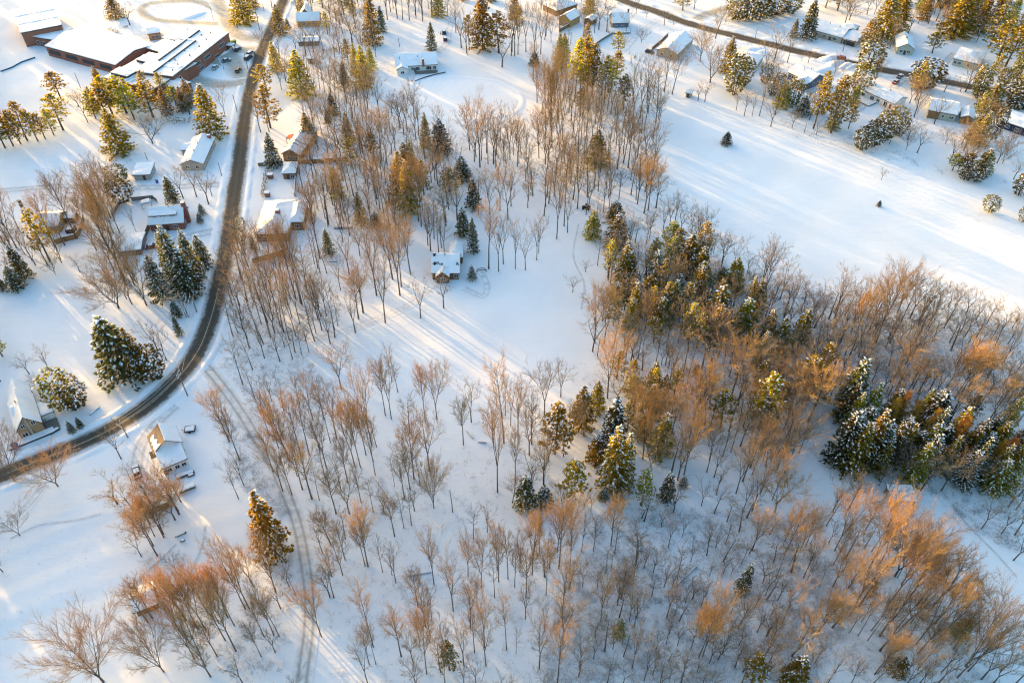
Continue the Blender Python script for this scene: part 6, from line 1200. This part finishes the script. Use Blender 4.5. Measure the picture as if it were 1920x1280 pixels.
for s in (-1, 1): w = MB(); w.tube([(0, s * 1.02, .28), (0, s * 1.2, .28)], .28, 10); w.build('wheel', 'rubber', t)
def pile(name, label, cat, a, b_, w_, h, mat, land=None):
    x, y, z = GP(*a); t = thing(name, label, cat, (x, y, z), ang_px(a, b_)); L = (Vector(GP(*a)) - Vector(GP(*b_))).length; m = MB(); r = random.Random(int(a[0]))
    for k in range(5): m.tube([(r.uniform(-.2, .2), (k - 2) * w_ / 5, .1 + h * .4 * r.random()), (L + r.uniform(-.2, .2), (k - 2) * w_ / 5, .1 + h * .4 * r.random())], h * .28, 6)
    m.build('timber', mat, t); m = MB(); m.box(.1, L - .1, -w_ * .42, w_ * .42, h * .72, h + .18); m.build('snow_cover', 'snow', t, bevel=.07)
    if land: LANDMARKS.append((land, *a))
pile('timber_stack', 'long dark timber stack under snow below the half-bare-roofed house', 'timber', (332, 897), (364, 884), .9, .8, 'fascia', 'the long timber stack')
pile('timber_stack', 'short timber pair under snow just below the long stack', 'timber', (353, 893), (364, 889), .7, .5, 'fascia')
pile('log_pile', 'dark log pile beside a snowy trail among tall trees', 'logs', (627, 428), (660, 427), 1.4, 1.0, 'bark', 'the dark log pile')
pile('fallen_log', 'thin log lying in snow below the dark log pile', 'log', (617, 491), (632, 491), .3, .4, 'bark'); pile('timber_stack', 'snowy bench-like timbers before the yellow brick house', 'timber', (94, 814), (112, 804), .6, .7, 'fascia'); pile('fallen_log', 'dark log lying near the bend behind the clipped bushes', 'log', (169, 778), (187, 763), .3, .4, 'bark'); pile('timber_stack', 'dark timbers near the lone bush below the orange twigs', 'timber', (330, 1006), (348, 998), .5, .4, 'fascia'); pile('timber_stack', 'short dark timber under snow near the trail', 'timber', (340, 1015), (347, 1012), .5, .4, 'fascia')
pile('fallen_log', 'fallen trunk lying across the clearing in the lower woods', 'log', (766, 1080), (808, 1072), .3, .4, 'bark'); pile('fallen_log', 'short fallen branch in the snowy gap of the middle woods', 'log', (876, 808), (887, 822), .25, .35, 'bark'); pile('fallen_log', 'broken limb lying beside the fallen branch', 'log', (898, 829), (911, 830), .25, .35, 'bark')
pile('fallen_log', 'snow-crusted fallen trunk slanting through the middle woods', 'log', (706, 900), (738, 945), .35, .5, 'bark'); pile('fallen_log', 'thin fallen trunk beside the snow-crusted one', 'log', (712, 906), (740, 955), .3, .4, 'bark'); pile('fallen_log', 'pale trunk lying at the edge of the undergrowth', 'log', (1265, 1100), (1305, 1062), .3, .4, 'bark')
for k, (px, lb) in enumerate(((342, 'first of three snow-topped pallets beside the low shed'), (351, 'middle of three snow-topped pallets beside the low shed'), (361, 'last of three snow-topped pallets beside the low shed'))):
    x, y, z = GP(px, 921 - 4 * k); t = thing('pallet_stack', lb, 'pallets', (x, y, z), .45, 'pallets'); b = MB(); [b.box(-.7, .7, -.6, .6, .02 + .2 * q, .14 + .2 * q) for q in range(4)]; [b.box(s - .05, s + .05, -.6, .6, .14 + .2 * q, .22 + .2 * q) for q in range(3) for s in (-.6, 0, .6)]; b.build('slat', 'grey_wood', t); b = MB(); b.box(-.72, .72, -.62, .62, .745, 1.1); b.build('snow_cover', 'snow', t, bevel=.1)
x, y, z = GP(135, 434); t = thing('hot_tub', 'dark boxed hot tub heaped with snow inside the board fence', 'hot tub', (x, y, z), .2); b = MB(); b.box(-1.6, 1.6, -1.2, 1.2, -.2, 1.5); b.build('body', 'fascia', t, bevel=.06); b = MB(); b.box(-1.2, 0.9, -1.0, 1.0, 1.503, 1.75); b.build('snow_cover', 'snow', t, bevel=.1)
x, y, z = GP(903, 510); t = thing('garden_arch', 'low curved wooden frame standing in the snow by the log cottage', 'frame', (x, y, z), .1); b = MB(); b.tube([(1.6 * math.cos(q * .26), 0, 1.0 * math.sin(q * .26)) for q in range(13)], .12, 5); b.build('front_rail', 'fascia', t); b = MB(); b.tube([(1.6 * math.cos(q * .26), .8, 1.0 * math.sin(q * .26)) for q in range(13)], .12, 5); b.build('back_rail', 'fascia', t)
x, y, z = GP(1230.5, 108); 
x, y, z = GP(1190, 110); t = thing('garden_board', 'grey upright board standing in the snow by the track', 'board', (x, y, z), ang_px((1187, 112), (1194, 106))); b = MB(); b.box(-1.2, 1.2, -.06, .06, .25, 1.35); b.build('board_panel', 'grey_siding', t); b = MB(); [b.box(s - .06, s + .06, -.08, .08, -.3, .25) for s in (-1, 1)]; b.build('post', 'grey_wood', t)
x, y, z = GP(1459, 150); t = thing('boat_trailer', 'small snow-covered boat on a trailer behind the blue-ended house', 'boat', (x, y, z), .2); b = MB(); b.add([(-1.9, -.7, .9), (1.0, -.75, .9), (2.1, 0, 1.0), (1.0, .75, .9), (-1.9, .7, .9), (-1.8, -.4, .45), (.9, -.35, .45), (1.6, 0, .6), (.9, .35, .45), (-1.8, .4, .45)], [(0, 1, 2, 3, 4), (9, 8, 7, 6, 5), (0, 5, 6, 1), (1, 6, 7, 2), (2, 7, 8, 3), (3, 8, 9, 4), (4, 9, 5, 0)]); b.build('hull', 'navy_siding', t); b = MB(); b.box(-1.7, .9, -.55, .55, .92, 1.2); b.build('snow_cover', 'snow', t, bevel=.1)
for s in (-1, 1): w = MB(); w.tube([(-.4, s * .8, .3), (-.4, s * 1.0, .3)], .3, 10); w.build('wheel', 'rubber', t)
# mounds of ploughed snow
def mound(px, py, a, b_, h):
    x, y, z = GP(px, py); me = bpy.data.meshes.new('snow_heap'); vs = []; fs = []; n = 18; r = random.Random(int(px))
    for k in range(7):
        f = k / 6
        for q in range(n): g = 6.2832 * q / n; rr = (1 - f * .97) * (1 + .12 * math.sin(3 * g + px)); vs.append((a * rr * math.cos(g), b_ * rr * math.sin(g), h * math.sin(f * 1.57) + r.uniform(-.05, .05) * h - (.25 if k == 0 else 0)))
    for k in range(6):
        for q in range(n): c = k * n + q; d = k * n + (q + 1) % n; fs.append((c, d, d + n, c + n))
    fs.append(tuple(range(6 * n, 7 * n))); me.from_pydata(vs, [], fs); me.materials.append(M['snow']); me.polygons.foreach_set('use_smooth', [True] * len(fs)); o = link('snow_heap', me, None, (x, y, z), ang_px((px, py), (px + 10, py - 3))); tag(o, kind='structure')
for q in ((1553, 112, 7, 3.4, 1.7), (1566, 120, 6, 3, 1.4), (1588, 124, 5, 2.6, 1.5), (1545, 132, 6, 3, 1.2), (1405, 97, 8, 4.5, 1.8), (1425, 101, 6, 3, 1.3), (1600, 126, 5, 2.4, 1.2), (1478, 18, 6, 3, 1.2), (402, 105, 9, 2.2, 0.9), (385, 114, 8, 2.0, 0.8), (365, 30, 7, 3, 0.9)): mound(*q)
LANDMARKS += [('the frozen pond', 870, 185), ('the lone fir in the field', 1647, 386), ('the bend of the road', 330, 715), ('the street corner', 480, 72), ('the great cedar bush', 130, 765), ('the lane mouth', 400, 700)]

# ------------------------------------------------------------------ labels for the trees: kind, look, and where it stands next to something one can find
ORD = ['closest', 'second closest', 'third closest', 'fourth closest', 'fifth closest', 'sixth closest', 'seventh closest', 'eighth closest', 'ninth closest', 'tenth closest', 'eleventh closest', 'twelfth closest', 'thirteenth closest', 'fourteenth closest', 'fifteenth closest']
def sector(dx, dy):
    if abs(dx) >= abs(dy): return 'to the right of' if dx > 0 else 'to the left of'
    return 'below' if dy > 0 else 'above'
cells = {}
for t in PLANTED:
    o, kind, px, py, h, w = t
    name, lx, ly = min(LANDMARKS, key=lambda q: (q[1] - px) ** 2 + (q[2] - py) ** 2)
    cells.setdefault((NAME[kind][0], name, sector(px - lx, py - ly)), []).append((math.hypot(px - lx, py - ly), t))
for (nm, place, sec), lst in cells.items():
    lst.sort(key=lambda q: q[0])
    for k, (_, (o, kind, px, py, h, w)) in enumerate(lst):
        size = 'tall' if h > 15 else 'small' if h < 6.5 else 'medium'
        look = {'vase': 'upswept', 'slim': 'slim', 'broad': 'wide-crowned', 'dense': 'dense-twigged', 'spruce': 'snowy', 'pine': 'tufted', 'fir': 'bushy', 'cedar': 'snow-dusted', 'larch': 'orange', 'snag': 'broken', 'egg': 'dense golden'}[kind]
        o['label'] = f"{size} {look} {NAME[kind][1]}, {ORD[min(k, 14)]} {sec} {place}" if len(lst) > 1 else f"{size} {look} {NAME[kind][1]} {sec} {place}"
        o['group'] = {'bare_tree': 'leafless trees', 'spruce_tree': 'spruces', 'pine_tree': 'pines', 'fir_tree': 'firs', 'cedar_tree': 'rounded evergreens', 'larch_tree': 'larches', 'dead_tree': 'dead trees'}[nm]
